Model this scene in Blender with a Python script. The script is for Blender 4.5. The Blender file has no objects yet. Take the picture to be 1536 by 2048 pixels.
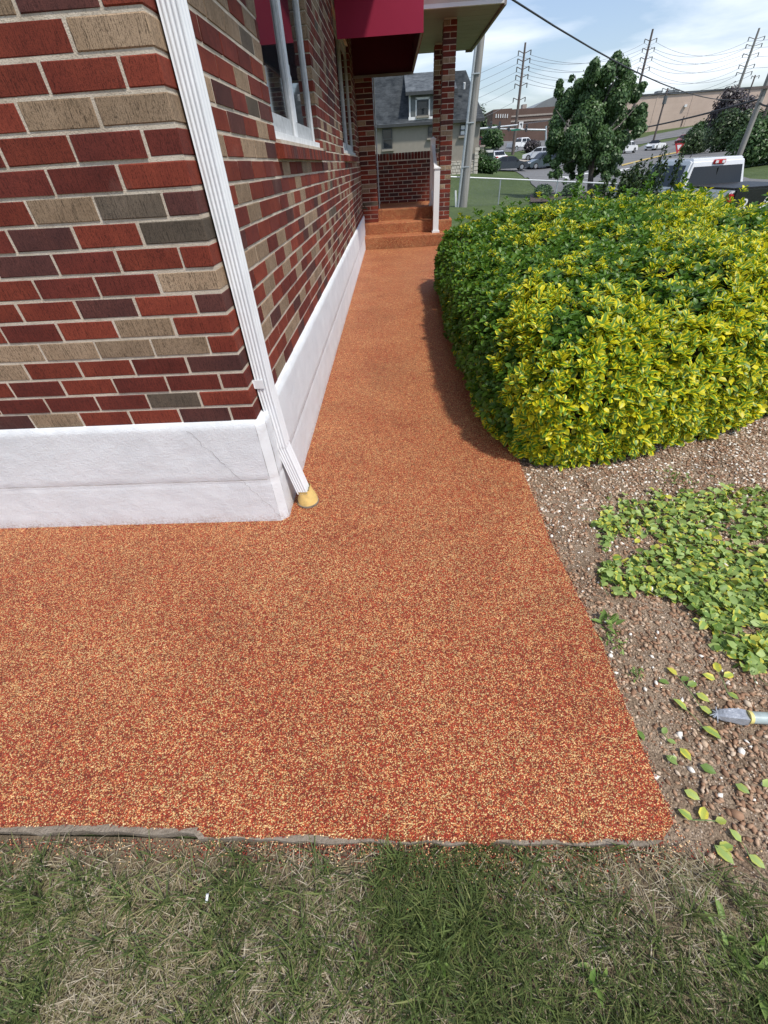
import bpy, bmesh, math, random
import numpy as np
from mathutils import Vector, Matrix, noise as mnoise
from mathutils.geometry import delaunay_2d_cdt

random.seed(7)
rng = np.random.default_rng(7)
S = bpy.context.scene
COL = S.collection

# ------------------------------------------------------------------ camera
EYE = 1.292
FPX = 825.07
PITCH, YAW, ROLL = 0.7005373, 0.0547434, 0.0647005
_f = Vector((-math.sin(YAW) * math.cos(PITCH), math.cos(YAW) * math.cos(PITCH), -math.sin(PITCH)))
_r0 = Vector((math.cos(YAW), math.sin(YAW), 0))
_d0 = _f.cross(_r0)
_r = math.cos(ROLL) * _r0 + math.sin(ROLL) * _d0
_d = -math.sin(ROLL) * _r0 + math.cos(ROLL) * _d0
cam_data = bpy.data.cameras.new('camera')
cam = bpy.data.objects.new('camera', cam_data)
COL.objects.link(cam)
mw = Matrix.Identity(4)
for i in range(3):
    mw[i][0] = _r[i]; mw[i][1] = -_d[i]; mw[i][2] = -_f[i]
mw[2][3] = EYE
cam.matrix_world = mw
cam_data.sensor_fit = 'VERTICAL'
cam_data.sensor_height = 36.0
cam_data.sensor_width = 27.0
cam_data.lens = FPX / 2048 * 36.0
cam_data.clip_start = 0.05
cam_data.clip_end = 5000
S.camera = cam

# ------------------------------------------------------------------ sky, sun, exposure
SUN = Vector((0.46, -0.42, 1.0)).normalized()
world = bpy.data.worlds.new('World')
S.world = world
world.use_nodes = True
wn, wl = world.node_tree.nodes, world.node_tree.links
wn.clear()
wo = wn.new('ShaderNodeOutputWorld'); bg = wn.new('ShaderNodeBackground')
sky = wn.new('ShaderNodeTexSky'); sky.sky_type = 'NISHITA'; sky.sun_disc = False
sky.sun_elevation = math.asin(SUN.z)
sky.sun_rotation = math.atan2(SUN.x, SUN.y)
sky.air_density = 1.3; sky.dust_density = .8; sky.ozone_density = 2.5
tc = wn.new('ShaderNodeTexCoord')
sep = wn.new('ShaderNodeSeparateXYZ'); wl.new(tc.outputs['Generated'], sep.inputs[0])
def wmath(op, a, b=None):
    n = wn.new('ShaderNodeMath'); n.operation = op
    for i, v in enumerate((a, b)):
        if v is None: continue
        if isinstance(v, (int, float)): n.inputs[i].default_value = v
        else: wl.new(v, n.inputs[i])
    return n.outputs[0]
zc = wmath('ADD', wmath('MAXIMUM', sep.outputs[2], 0.0), 0.16)
comb = wn.new('ShaderNodeCombineXYZ')
wl.new(wmath('DIVIDE', sep.outputs[0], zc), comb.inputs[0])
wl.new(wmath('DIVIDE', sep.outputs[1], zc), comb.inputs[1])
cn = wn.new('ShaderNodeTexNoise'); cn.inputs['Scale'].default_value = 0.85; cn.inputs['Detail'].default_value = 9
cn.inputs['Roughness'].default_value = 0.52; cn.inputs['Distortion'].default_value = 0.5
wl.new(comb.outputs[0], cn.inputs['Vector'])
cr = wn.new('ShaderNodeValToRGB')
cr.color_ramp.elements[0].position = 0.44; cr.color_ramp.elements[0].color = (0.12, 0.12, 0.12, 1)
cr.color_ramp.elements[1].position = 0.68; cr.color_ramp.elements[1].color = (0.97, 0.97, 0.97, 1)
wl.new(cn.outputs['Fac'], cr.inputs[0])
mixc = wn.new('ShaderNodeMixRGB'); mixc.inputs[2].default_value = (9.4, 10.0, 10.8, 1)
wl.new(cr.outputs[0], mixc.inputs[0]); tnt = wn.new('ShaderNodeMixRGB'); tnt.blend_type = 'MULTIPLY'; tnt.inputs[0].default_value = 1.0; tnt.inputs[2].default_value = (.98, 1.04, 1.24, 1)
wl.new(sky.outputs[0], tnt.inputs[1]); wl.new(tnt.outputs[0], mixc.inputs[1])
wl.new(mixc.outputs[0], bg.inputs[0]); bg.inputs[1].default_value = 0.10
wl.new(bg.outputs[0], wo.inputs[0])

sl = bpy.data.lights.new('sun', 'SUN'); sl.energy = 3.4; sl.angle = math.radians(4.5); sl.color = (1.0, 0.95, 0.87)
so = bpy.data.objects.new('sun', sl); COL.objects.link(so)
so.rotation_euler = SUN.to_track_quat('Z', 'Y').to_euler()
so.location = (8, -8, 20)

vs = S.view_settings
S.display_settings.display_device = 'sRGB'
vs.view_transform = 'Standard'; vs.look = 'None'; vs.gamma = 1.0; vs.use_curve_mapping = False
vs.exposure = 0.28
S.render.engine = 'CYCLES'
S.cycles.max_bounces = 6
S.cycles.transparent_max_bounces = 8

# ------------------------------------------------------------------ unprojection (photo pixel + distance -> world)
def ray(x, y):
    a, b = (x - 768) / FPX, (y - 1024) / FPX
    return _f + a * _r + b * _d
def PY(x, y, Y):
    d = ray(x, y); t = Y / d.y
    return Vector((d.x * t, Y, EYE + d.z * t))
def PZ(x, y, z=0.0):
    d = ray(x, y); t = (z - EYE) / d.z
    return Vector((d.x * t, d.y * t, z))
def proj(p):
    v = Vector((p[0], p[1], p[2] - EYE)); w = v.dot(_f)
    if w < 1e-3: return None
    return (v.dot(_r) / w * FPX + 768, v.dot(_d) / w * FPX + 1024, w)

# ------------------------------------------------------------------ node / material helpers
class NT:
    def __init__(s, name):
        s.m = bpy.data.materials.new(name); s.m.use_nodes = True
        s.t = s.m.node_tree; s.n = s.t.nodes; s.l = s.t.links
        s.b = s.n['Principled BSDF']; s.out = s.n['Material Output']
        s.tc = s.n.new('ShaderNodeTexCoord')
    def set(s, sock, v):
        if hasattr(v, 'is_output') or isinstance(v, bpy.types.NodeSocket): s.l.new(v, sock)
        else:
            if isinstance(v, (tuple, list)) and len(v) == 3 and sock.type == 'RGBA': v = (*v, 1)
            sock.default_value = v
    def map(s, scale=(1, 1, 1), coord='Object', rot=(0, 0, 0)):
        n = s.n.new('ShaderNodeMapping'); n.inputs['Scale'].default_value = scale; n.inputs['Rotation'].default_value = rot
        s.l.new(s.tc.outputs[coord] if isinstance(coord, str) else coord, n.inputs[0]); return n.outputs[0]
    def geo(s):
        return s.n.new('ShaderNodeNewGeometry').outputs['Position']
    def noise(s, vec, scale, detail=4, rough=.55, dist=0.0, out='Fac'):
        n = s.n.new('ShaderNodeTexNoise'); s.l.new(vec, n.inputs['Vector'])
        n.inputs['Scale'].default_value = scale; n.inputs['Detail'].default_value = detail
        n.inputs['Roughness'].default_value = rough; n.inputs['Distortion'].default_value = dist
        return n.outputs[out]
    def voro(s, vec, scale, out='Distance', feature='F1'):
        n = s.n.new('ShaderNodeTexVoronoi'); n.feature = feature; s.l.new(vec, n.inputs['Vector'])
        n.inputs['Scale'].default_value = scale; return n.outputs[out]
    def ramp(s, fac, stops, interp='LINEAR'):
        n = s.n.new('ShaderNodeValToRGB'); n.color_ramp.interpolation = interp
        e = n.color_ramp.elements
        while len(e) < len(stops): e.new(0.5)
        for i, (p, c) in enumerate(stops):
            e[i].position = p
            e[i].color = (c, c, c, 1) if isinstance(c, (int, float)) else (*c, 1)
        s.l.new(fac, n.inputs[0]); return n.outputs[0]
    def mix(s, fac, a, b, mode='MIX'):
        n = s.n.new('ShaderNodeMixRGB'); n.blend_type = mode
        s.set(n.inputs[0], fac); s.set(n.inputs[1], a); s.set(n.inputs[2], b); return n.outputs[0]
    def math(s, op, a, b=None, clamp=False):
        n = s.n.new('ShaderNodeMath'); n.operation = op; n.use_clamp = clamp
        s.set(n.inputs[0], a)
        if b is not None: s.set(n.inputs[1], b)
        return n.outputs[0]
    def attr(s, name):
        n = s.n.new('ShaderNodeAttribute'); n.attribute_name = name
        q = s.n.new('ShaderNodeSeparateColor'); s.l.new(n.outputs['Color'], q.inputs[0])
        return q.outputs
    def objrand(s):
        return s.n.new('ShaderNodeObjectInfo').outputs['Random']
    def bump(s, h, strength=.3, dist=.005):
        n = s.n.new('ShaderNodeBump'); n.inputs['Strength'].default_value = strength
        n.inputs['Distance'].default_value = dist; s.l.new(h, n.inputs['Height'])
        s.l.new(n.outputs[0], s.b.inputs['Normal'])
    def done(s, col=None, rough=.6, spec=.5, metal=0.0):
        if col is not None: s.set(s.b.inputs['Base Color'], col)
        s.set(s.b.inputs['Roughness'], rough)
        s.b.inputs['Specular IOR Level'].default_value = spec
        s.b.inputs['Metallic'].default_value = metal
        return s.m

def dim(c, k): return tuple(v * k for v in c)
def simple(name, col, rough=.6, var=.25, scale=6, bump=0.0, bscale=60, spec=.4, metal=0.0, bd=.003):
    t = NT(name); v = t.map()
    n = t.noise(v, scale, 6)
    c = t.mix(t.ramp(n, [(.3, 0.0), (.7, 1.0)]), dim(col, 1 - var), dim(col, 1 + var * .6))
    if bump: t.bump(t.noise(v, bscale, 5), bump, bd)
    return t.done(c, rough, spec, metal)

def brick_mat(name, a, b, speck=.5):
    t = NT(name)
    ge = t.geo()
    comb_ = t.math('MULTIPLY', t.math('ADD', t.noise(t.map((560, 560, 22), ge), 1.0, 2, .6), t.noise(t.map((420, 420, 130), ge), 1.0, 3, .6)), .5)
    big = t.noise(ge, 9, 4)
    fine = t.noise(ge, 420, 2)
    rnd = t.objrand()
    c = t.mix(t.ramp(big, [(.3, 0.0), (.7, 1.0)]), a, b)
    c = t.mix(t.math('MULTIPLY', t.ramp(comb_, [(.40, 1.0), (.50, 0.0)]), speck), c, dim(a, .22))
    c = t.mix(t.math('MULTIPLY', t.ramp(fine, [(.34, 1.0), (.46, 0.0)]), .5), c, dim(a, .22))
    c = t.mix(t.math('MULTIPLY', t.ramp(t.noise(t.map((150, 150, 60), ge), 1.0, 5, .75), [(.56, 0.0), (.72, 1.0)]), .35), c, dim(b, 1.5))
    c = t.mix(1.0, c, t.ramp(rnd, [(0, .8), (1, 1.18)]), 'MULTIPLY')
    c = t.mix(t.math('MULTIPLY', t.ramp(t.noise(ge, 3.3, 6, .65), [(.6, 0.0), (.8, 1.0)]), .16), c, (.5, .42, .36))
    h = t.math('ADD', t.math('MULTIPLY', comb_, .7), t.math('MULTIPLY', fine, .4))
    t.bump(h, .55, .004)
    return t.done(c, .85, .25)
M = {}
M['brick_red'] = brick_mat('brick_red', (.165, .030, .018), (.245, .050, .027), .7)
M['brick_deep'] = brick_mat('brick_deep', (.112, .023, .017), (.170, .034, .023), .7)
M['brick_purple'] = brick_mat('brick_purple', (.075, .028, .025), (.115, .040, .032), .7)
M['brick_tan'] = brick_mat('brick_tan', (.27, .185, .115), (.37, .265, .175), .9)
M['brick_grey'] = brick_mat('brick_grey', (.098, .078, .058), (.150, .115, .084), .7)
BK = ['brick_red', 'brick_deep', 'brick_purple', 'brick_tan', 'brick_grey']
BKP = [.38, .23, .11, .25, .03]
def pick_brick(tan=1.0):
    p = np.array(BKP); p[3] *= tan; p[4] *= tan; p /= p.sum()
    return int(rng.choice(5, p=p))

t = NT('mortar'); v = t.geo()
c = t.mix(t.ramp(t.noise(v, 14, 6), [(.3, 0.0), (.7, 1.0)]), (.46, .385, .30), (.64, .56, .455))
c = t.mix(t.math('MULTIPLY', t.ramp(t.noise(v, 300, 2), [(.3, 1.0), (.45, 0.0)]), .5), c, (.2, .15, .11))
t.bump(t.noise(v, 260, 4), .6, .004); M['mortar'] = t.done(c, .95, .1)

t = NT('white_masonry_paint'); v = t.geo()
c = t.mix(t.ramp(t.noise(v, 5, 8, .62), [(.3, 0.0), (.7, 1.0)]), (.67, .69, .705), (.775, .79, .80))
c = t.mix(t.math('MULTIPLY', t.ramp(t.noise(t.map((3, 3, 22), v), 2.2, 6, .7), [(.58, 0.0), (.74, 1.0)]), .10), c, (.55, .55, .56))
c = t.mix(t.math('MULTIPLY', t.ramp(t.noise(v, 60, 4, .7), [(.66, 0.0), (.74, 1.0)]), .5), c, (.42, .40, .37))
sz_ = t.n.new('ShaderNodeSeparateXYZ'); t.l.new(v, sz_.inputs[0])
spl = t.math('MULTIPLY', t.ramp(t.math('ADD', sz_.outputs[2], t.math('MULTIPLY', t.noise(v, 26, 6, .7), .10)), [(.045, .75), (.10, 0.0)]), t.ramp(t.noise(v, 90, 4, .7), [(.42, 0.0), (.6, 1.0)]))
c = t.mix(spl, c, (.36, .24, .18))
pk = t.ramp(t.noise(v, 11, 7, .7), [(.57, 0.0), (.60, 1.0)])
c = t.mix(t.math('MULTIPLY', t.ramp(t.noise(v, 130, 4, .7), [(.56, 0.0), (.70, 1.0)]), .22), c, (.56, .56, .565))
hh = t.math('ADD', t.math('MULTIPLY', t.noise(v, 60, 8, .75), .6), t.math('MULTIPLY', t.noise(v, 200, 5, .7), .6))
t.bump(hh, .55, .010); M['white_masonry'] = t.done(c, .7, .3)
M['crack'] = simple('crack_line', (.16, .14, .12), .95)

t = NT('rubber_crumb'); v = t.geo()
w = t.mix(.0025, v, t.noise(v, 140, 2, out='Color'), 'ADD')
cellc = t.n.new('ShaderNodeTexVoronoi'); t.l.new(w, cellc.inputs['Vector']); cellc.inputs['Scale'].default_value = 340
q = t.n.new('ShaderNodeSeparateColor'); t.l.new(cellc.outputs['Color'], q.inputs[0])
patch = t.math('MULTIPLY', t.math('SUBTRACT', t.noise(v, 2.3, 5, .6), .5), .36)
val = t.math('ADD', q.outputs[0], patch)
c = t.ramp(val, [(0, (.20, .030, .012)), (.15, (.39, .048, .020)), (.46, (.50, .090, .030)), (.60, (.60, .20, .066)), (.69, (.75, .41, .155)), (.86, (.82, .56, .25))], 'CONSTANT')
c = t.mix(1.0, c, t.ramp(q.outputs[1], [(0, .75), (1, 1.12)]), 'MULTIPLY')
c = t.mix(t.ramp(cellc.outputs['Distance'], [(.42, 0.0), (.76, .8)]), c, (.11, .024, .011))
c = t.mix(1.0, c, t.ramp(t.noise(v, 24, 4, .75), [(.34, .82), (.5, 1.0), (.66, 1.16)]), 'MULTIPLY')
c = t.mix(1.0, c, t.ramp(t.noise(v, 70, 3, .8), [(.32, .66), (.5, 1.0), (.68, 1.3)]), 'MULTIPLY')
c = t.mix(1.0, c, t.ramp(t.noise(v, 1.7, 5, .6, .4), [(.28, .84), (.50, 1.0), (.75, 1.05)]), 'MULTIPLY')
t.bump(t.math('SUBTRACT', 1.0, cellc.outputs['Distance']), .85, .004)
M['rubber'] = t.done(c, .62, .35)

t = NT('rubber_crumb_loose'); a = t.attr('tint')
c = t.ramp(a[0], [(0, (.22, .035, .02)), (.5, (.36, .06, .03)), (.62, (.60, .28, .13)), (.78, (.80, .56, .30))], 'CONSTANT')
M['crumb'] = t.done(c, .6, .35)

t = NT('slab_concrete'); v = t.geo()
c = t.mix(t.noise(v, 25, 6), (.12, .095, .07), (.36, .31, .25)); t.bump(t.noise(v, 120, 5), .9, .01)
M['concrete'] = t.done(c, .9, .2)

t = NT('soil'); v = t.geo()
c = t.mix(t.ramp(t.noise(v, 6, 6), [(.35, 0.0), (.65, 1.0)]), (.21, .15, .10), (.38, .29, .205))
c = t.mix(t.ramp(t.noise(v, 180, 3), [(.35, .75), (.6, 0.0)]), c, (.06, .036, .024))
gr = t.n.new('ShaderNodeTexVoronoi'); t.l.new(v, gr.inputs['Vector']); gr.inputs['Scale'].default_value = 170
q = t.n.new('ShaderNodeSeparateColor'); t.l.new(gr.outputs['Color'], q.inputs[0])
c = t.mix(t.math('MULTIPLY', t.ramp(q.outputs[0], [(.74, 0.0), (.76, 1.0)]), t.ramp(gr.outputs['Distance'], [(.28, 1.0), (.42, 0.0)])), c, t.ramp(q.outputs[1], [(0, (.34, .24, .17)), (1, (.58, .50, .42))]))
t.bump(t.math('ADD', t.noise(v, 150, 5), t.math('MULTIPLY', gr.outputs['Distance'], -.6)), .9, .007)
M['soil'] = t.done(c, .95, .15)

t = NT('thatch_soil'); v = t.geo()
c = t.mix(t.ramp(t.noise(v, 5, 6), [(.35, 0.0), (.62, 1.0)]), (.085, .066, .042), (.175, .130, .088))
c = t.mix(t.ramp(t.noise(t.map((1, .25, 1), v), 260, 4), [(.45, 0.0), (.7, .8)]), c, (.22, .18, .12))
t.bump(t.noise(v, 200, 4), .8, .008); M['thatch'] = t.done(c, .95, .1)

t = NT('pebble_stone'); a = t.attr('tint')
c = t.ramp(a[0], [(0, (.19, .105, .062)), (.2, (.29, .165, .098)), (.45, (.38, .235, .145)), (.62, (.49, .36, .25)), (.78, (.60, .50, .39)), (.9, (.80, .76, .68))])
c = t.mix(.3, c, t.noise(t.geo(), 120, 4), 'OVERLAY')
M['pebble'] = t.done(c, .75, .3)

def leaf_mat(name, green, green2, yellow, transl=.28, rough=.42):
    t = NT(name); a = t.attr('tint')
    uvn = t.n.new('ShaderNodeUVMap')
    s2 = t.n.new('ShaderNodeSeparateXYZ'); t.l.new(uvn.outputs[0], s2.inputs[0])
    edge = t.math('MULTIPLY', t.math('ABSOLUTE', t.math('SUBTRACT', s2.outputs[0], .5)), 2.0)
    g = t.mix(a[0], green, green2)
    y = t.mix(a[0], dim(yellow, .8), dim(yellow, 1.1))
    wob = t.math('ADD', edge, t.math('MULTIPLY', t.math('SUBTRACT', t.noise(t.geo(), 140, 2), .5), .5))
    m = t.math('MULTIPLY', t.ramp(wob, [(.43, 0.0), (.62, 1.0)]), a[1], clamp=True)
    g2 = t.mix(t.math('MULTIPLY', a[1], .62), g, (.19, .35, .02))
    c = t.mix(m, g2, y)
    c = t.mix(t.math('MULTIPLY', a[2], .85), c, y)
    vein = t.math('MULTIPLY', t.ramp(edge, [(.0, 1.0), (.09, 0.0)]), .25)
    c = t.mix(vein, c, (.3, .38, .12))
    t.done(c, rough, .4)
    tr = t.n.new('ShaderNodeBsdfTranslucent'); t.l.new(c, tr.inputs[0])
    mx = t.n.new('ShaderNodeMixShader'); mx.inputs[0].default_value = transl
    t.l.new(t.b.outputs[0], mx.inputs[1]); t.l.new(tr.outputs[0], mx.inputs[2])
    t.l.new(mx.outputs[0], t.out.inputs['Surface'])
    return t.m
M['hedge_leaf'] = leaf_mat('hedge_leaf', (.048, .128, .012), (.130, .255, .024), (.95, .80, .022), .36)
M['cut_leaf'] = leaf_mat('cut_leaf', (.13, .23, .04), (.42, .54, .17), (.72, .64, .08), .28, .5)
M['tree_leaf'] = leaf_mat('tree_leaf', (.040, .092, .028), (.105, .185, .060), (.1, .13, .03), .3)
M['dark_leaf'] = leaf_mat('dark_leaf', (.022, .045, .014), (.052, .095, .026), (.1, .12, .03), .2)
M['bush_leaf'] = leaf_mat('bush_leaf', (.022, .065, .014), (.055, .12, .024), (.1, .14, .03), .2)
M['smoke_leaf'] = leaf_mat('smoke_leaf', (.035, .027, .034), (.085, .067, .075), (.1, .08, .05), .2)

t = NT('grass_blade'); a = t.attr('tint')
c = t.ramp(a[0], [(0, (.042, .062, .018)), (.3, (.100, .140, .038)), (.52, (.19, .215, .070)), (.66, (.23, .195, .10)), (.82, (.33, .275, .17)), (1, (.58, .51, .39))])
t.done(c, .6, .25)
tr = t.n.new('ShaderNodeBsdfTranslucent'); t.l.new(c, tr.inputs[0]); mx = t.n.new('ShaderNodeMixShader'); mx.inputs[0].default_value = .2
t.l.new(t.b.outputs[0], mx.inputs[1]); t.l.new(tr.outputs[0], mx.inputs[2]); t.l.new(mx.outputs[0], t.out.inputs['Surface'])
M['grass'] = t.m

t = NT('mown_lawn'); v = t.geo()
c = t.mix(t.ramp(t.noise(v, .18, 8, .65), [(.35, 0.0), (.65, 1.0)]), (.066, .096, .034), (.105, .140, .052))
c = t.mix(t.ramp(t.noise(t.map((1, .35, 1), v), 5, 6, .7), [(.4, .6), (.65, 0.0)]), c, (.045, .066, .024))
t.bump(t.noise(v, 14, 5), .7, .08); M['lawn'] = t.done(c, .9, .15)

t = NT('asphalt'); v = t.geo()
c = t.mix(t.ramp(t.noise(v, .35, 7, .6), [(.3, 0.0), (.7, 1.0)]), (.115, .115, .118), (.175, .173, .17))
c = t.mix(t.ramp(t.noise(t.map((.4, 3, 1), v), .9, 6, .7), [(.6, 0.0), (.75, .5)]), c, (.09, .09, .092))
t.bump(t.noise(v, 60, 3), .3, .01); M['asphalt'] = t.done(c, .85, .25)
M['pale_concrete'] = simple('pale_concrete', (.36, .32, .27), .9, .2, 1.2)
M['road_white'] = simple('road_paint_white', (.62, .62, .6), .7, .3, 3)
M['road_yellow'] = simple('road_paint_yellow', (.45, .33, .10), .7, .3, 3)

M['white_paint'] = simple('white_enamel', (.77, .785, .80), .38, .08, 8, .15, 40, .45)
M['white_trim'] = simple('white_trim_paint', (.72, .73, .74), .55, .16, 18, .3, 90, .4)
M['old_white'] = simple('weathered_white_paint', (.46, .47, .475), .6, .22, 22, .3, 90, .35)  # greyer copy of the trim white, shade on sashes and frames painted in
M['vinyl'] = simple('white_vinyl', (.78, .78, .775), .35, .05, 4)
M['soffit'] = simple('soffit_aluminium', (.275, .232, .205), .55, .12, 3)
M['fascia'] = simple('fascia_white', (.62, .61, .60), .45, .1, 3)
M['gasket'] = simple('window_gasket', (.06, .065, .07), .6)
M['yellow_plastic'] = simple('yellow_adapter', (.70, .49, .17), .6, .22, 30, .2, 60)
t = NT('awning_fabric'); v = t.geo()
c = t.mix(t.noise(v, 3, 6), (.25, .012, .040), (.33, .018, .055)); t.bump(t.noise(v, 700, 2), .25, .001)
t.done(c, .7, .25)
tr = t.n.new('ShaderNodeBsdfTranslucent'); t.l.new(c, tr.inputs[0]); mx = t.n.new('ShaderNodeMixShader'); mx.inputs[0].default_value = .01
t.l.new(t.b.outputs[0], mx.inputs[1]); t.l.new(tr.outputs[0], mx.inputs[2]); t.l.new(mx.outputs[0], t.out.inputs['Surface'])
M['awning'] = t.m
M['awning_lining'] = simple('dark_awning_lining', (.085, .006, .018), .85, .1, 4)  # burgundy darkened to put the shade under the canopy into the colour
M['frame_metal'] = simple('awning_frame_metal', (.22, .2, .19), .5, .1, 5, metal=.3)
def glass(name, col, rough=.03):
    t = NT(name); return t.done(t.mix(t.noise(t.map(), 2, 4), dim(col, .7), col), rough, .5)
M['glass'] = glass('window_glass', (.020, .024, .028))
M['car_glass'] = glass('tinted_car_glass', (.014, .016, .018), .04)
def paint(name, col, rough=.22):
    t = NT(name); t.b.inputs['Coat Weight'].default_value = .6; t.b.inputs['Coat Roughness'].default_value = .06
    n = t.noise(t.map(), 3, 5); return t.done(t.mix(n, dim(col, .85), col), rough, .5)
M['car_white'] = paint('car_white', (.74, .75, .76)); M['car_black'] = paint('car_black', (.012, .013, .016))
M['car_green'] = paint('car_dark_green', (.022, .038, .045)); M['car_red'] = paint('car_red', (.20, .018, .022)); M['car_silver'] = paint('car_silver', (.42, .43, .45))
M['tyre'] = simple('tyre_rubber', (.018, .018, .019), .85); M['rim'] = simple('wheel_alloy', (.40, .41, .42), .35, metal=.7)
M['black_plastic'] = simple('black_plastic', (.016, .017, .018), .5)
M['red_lens'] = simple('red_lens', (.50, .025, .03), .15); M['clear_lens'] = simple('clear_lens', (.7, .71, .72), .12)
M['galv'] = simple('galvanised_steel', (.42, .45, .47), .45, .15, 4, metal=.4)
t = NT('pole_wood'); v = t.geo()
c = t.mix(t.ramp(t.noise(t.map((14, 14, .7), v), 1, 6, .65), [(.3, 0.0), (.7, 1.0)]), (.19, .18, .165), (.36, .345, .32)); t.bump(t.noise(t.map((30, 30, 1.2), v), 1, 4), .5, .02)
M['pole_wood'] = t.done(c, .9, .1)
M['dark_wood'] = simple('dark_pole_wood', (.13, .105, .095), .9, .2, 3)
M['bark'] = simple('tree_bark', (.14, .125, .11), .95, .3, 9, .8, 30)
M['twig'] = simple('twig', (.05, .045, .028), .95)
M['wire'] = simple('cable_black', (.03, .03, .033), .6)
M['wire_pale'] = simple('distant_wire', (.20, .22, .25), .6)
t = NT('roof_shingle'); v = t.geo()
bt = t.n.new('ShaderNodeTexBrick'); t.l.new(t.map((1, 0, 1), v), bt.inputs['Vector'])
c0 = t.math('MULTIPLY', t.math('ADD', t.noise(t.map((2.2, 1, 7), v), 1.0, 3, .7), t.noise(v, 1.1, 6, .7)), .5)
c = t.mix(t.ramp(c0, [(.40, 0.0), (.60, 1.0)]), (.050, .058, .066), (.125, .138, .148)); t.bump(c0, .4, .05)
M['shingle'] = t.done(c, .9, .15)
M['stucco'] = simple('beige_stucco', (.265, .24, .20), .9, .07, 3, .3, 30)
M['dark_trim'] = simple('dark_trim', (.045, .048, .05), .6)
M['grey_shutter'] = simple('grey_shutter', (.13, .14, .14), .7)
M['limestone'] = simple('pale_limestone', (.52, .48, .41), .9, .3, 4, .5, 20)
M['brown_wall'] = simple('brown_brick_wall', (.125, .078, .062), .9, .15, .4); M['pale_band'] = simple('pale_band', (.36, .31, .27), .9)
t = NT('tan_block_wall'); v = t.geo()
c = t.mix(t.ramp(t.noise(v, .25, 7, .7), [(.3, 0.0), (.7, 1.0)]), (.47, .36, .295), (.57, .445, .365))
c = t.mix(t.ramp(t.noise(t.map((.05, 1, 1.6), v), 1.2, 4, .7), [(.5, 0.0), (.75, .4)]), c, (.39, .30, .245)); M['tan_wall'] = t.done(c, .9, .1)
M['grey_roof'] = simple('grey_metal_roof', (.20, .22, .225), .6, .15, .3)
M['green_sign'] = simple('green_sign', (.015, .16, .10), .5); M['sign_white'] = simple('sign_white', (.7, .7, .69), .5, .06)
M['sign_red'] = simple('sign_red', (.42, .03, .035), .5); M['sign_blue'] = simple('sign_blue', (.10, .20, .33), .5); M['sign_dark'] = simple('sign_dark', (.02, .04, .035), .5)
M['signal'] = simple('signal_housing', (.02, .022, .02), .5); M['mulch'] = simple('bark_mulch', (.075, .05, .04), .95, .4, 12, .8, 30)
M['tool_metal'] = simple('scuffed_grey_metal', (.40, .42, .45), .42, .35, 40, .5, 120, metal=.5)
M['tool_pipe'] = simple('grey_green_pipe', (.34, .40, .39), .4, .3, 25, .3, 60)
M['tape'] = simple('yellow_tape', (.72, .62, .22), .5); M['brass'] = simple('old_brass', (.10, .08, .05), .5, metal=.6)
M['paper'] = simple('white_paper', (.74, .75, .77), .7, .06)

# ------------------------------------------------------------------ object helpers
ROOTLOC = {}
def tag(o, label=None, cat=None, group=None, kind=None):
    if label: o['label'] = label
    if cat: o['category'] = cat
    if group: o['group'] = group
    if kind: o['kind'] = kind
    return o
def thing(name, label, cat, loc=(0, 0, 0), rz=0.0, group=None):
    o = bpy.data.objects.new(name, None); COL.objects.link(o)
    o.location = loc; o.rotation_euler = (0, 0, rz); o.empty_display_size = .1
    return tag(o, label, cat, group)
def link(name, mesh, parent=None, loc=(0, 0, 0), rot=(0, 0, 0), scale=None):
    o = bpy.data.objects.new(name, mesh); COL.objects.link(o)
    o.location = loc; o.rotation_euler = rot
    if scale is not None: o.scale = scale
    if parent is not None: o.parent = parent
    return o
def copy_tree(o, parent=None):
    c = o.copy(); COL.objects.link(c); c.parent = parent
    for ch in o.children: copy_tree(ch, c)
    return c
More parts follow.
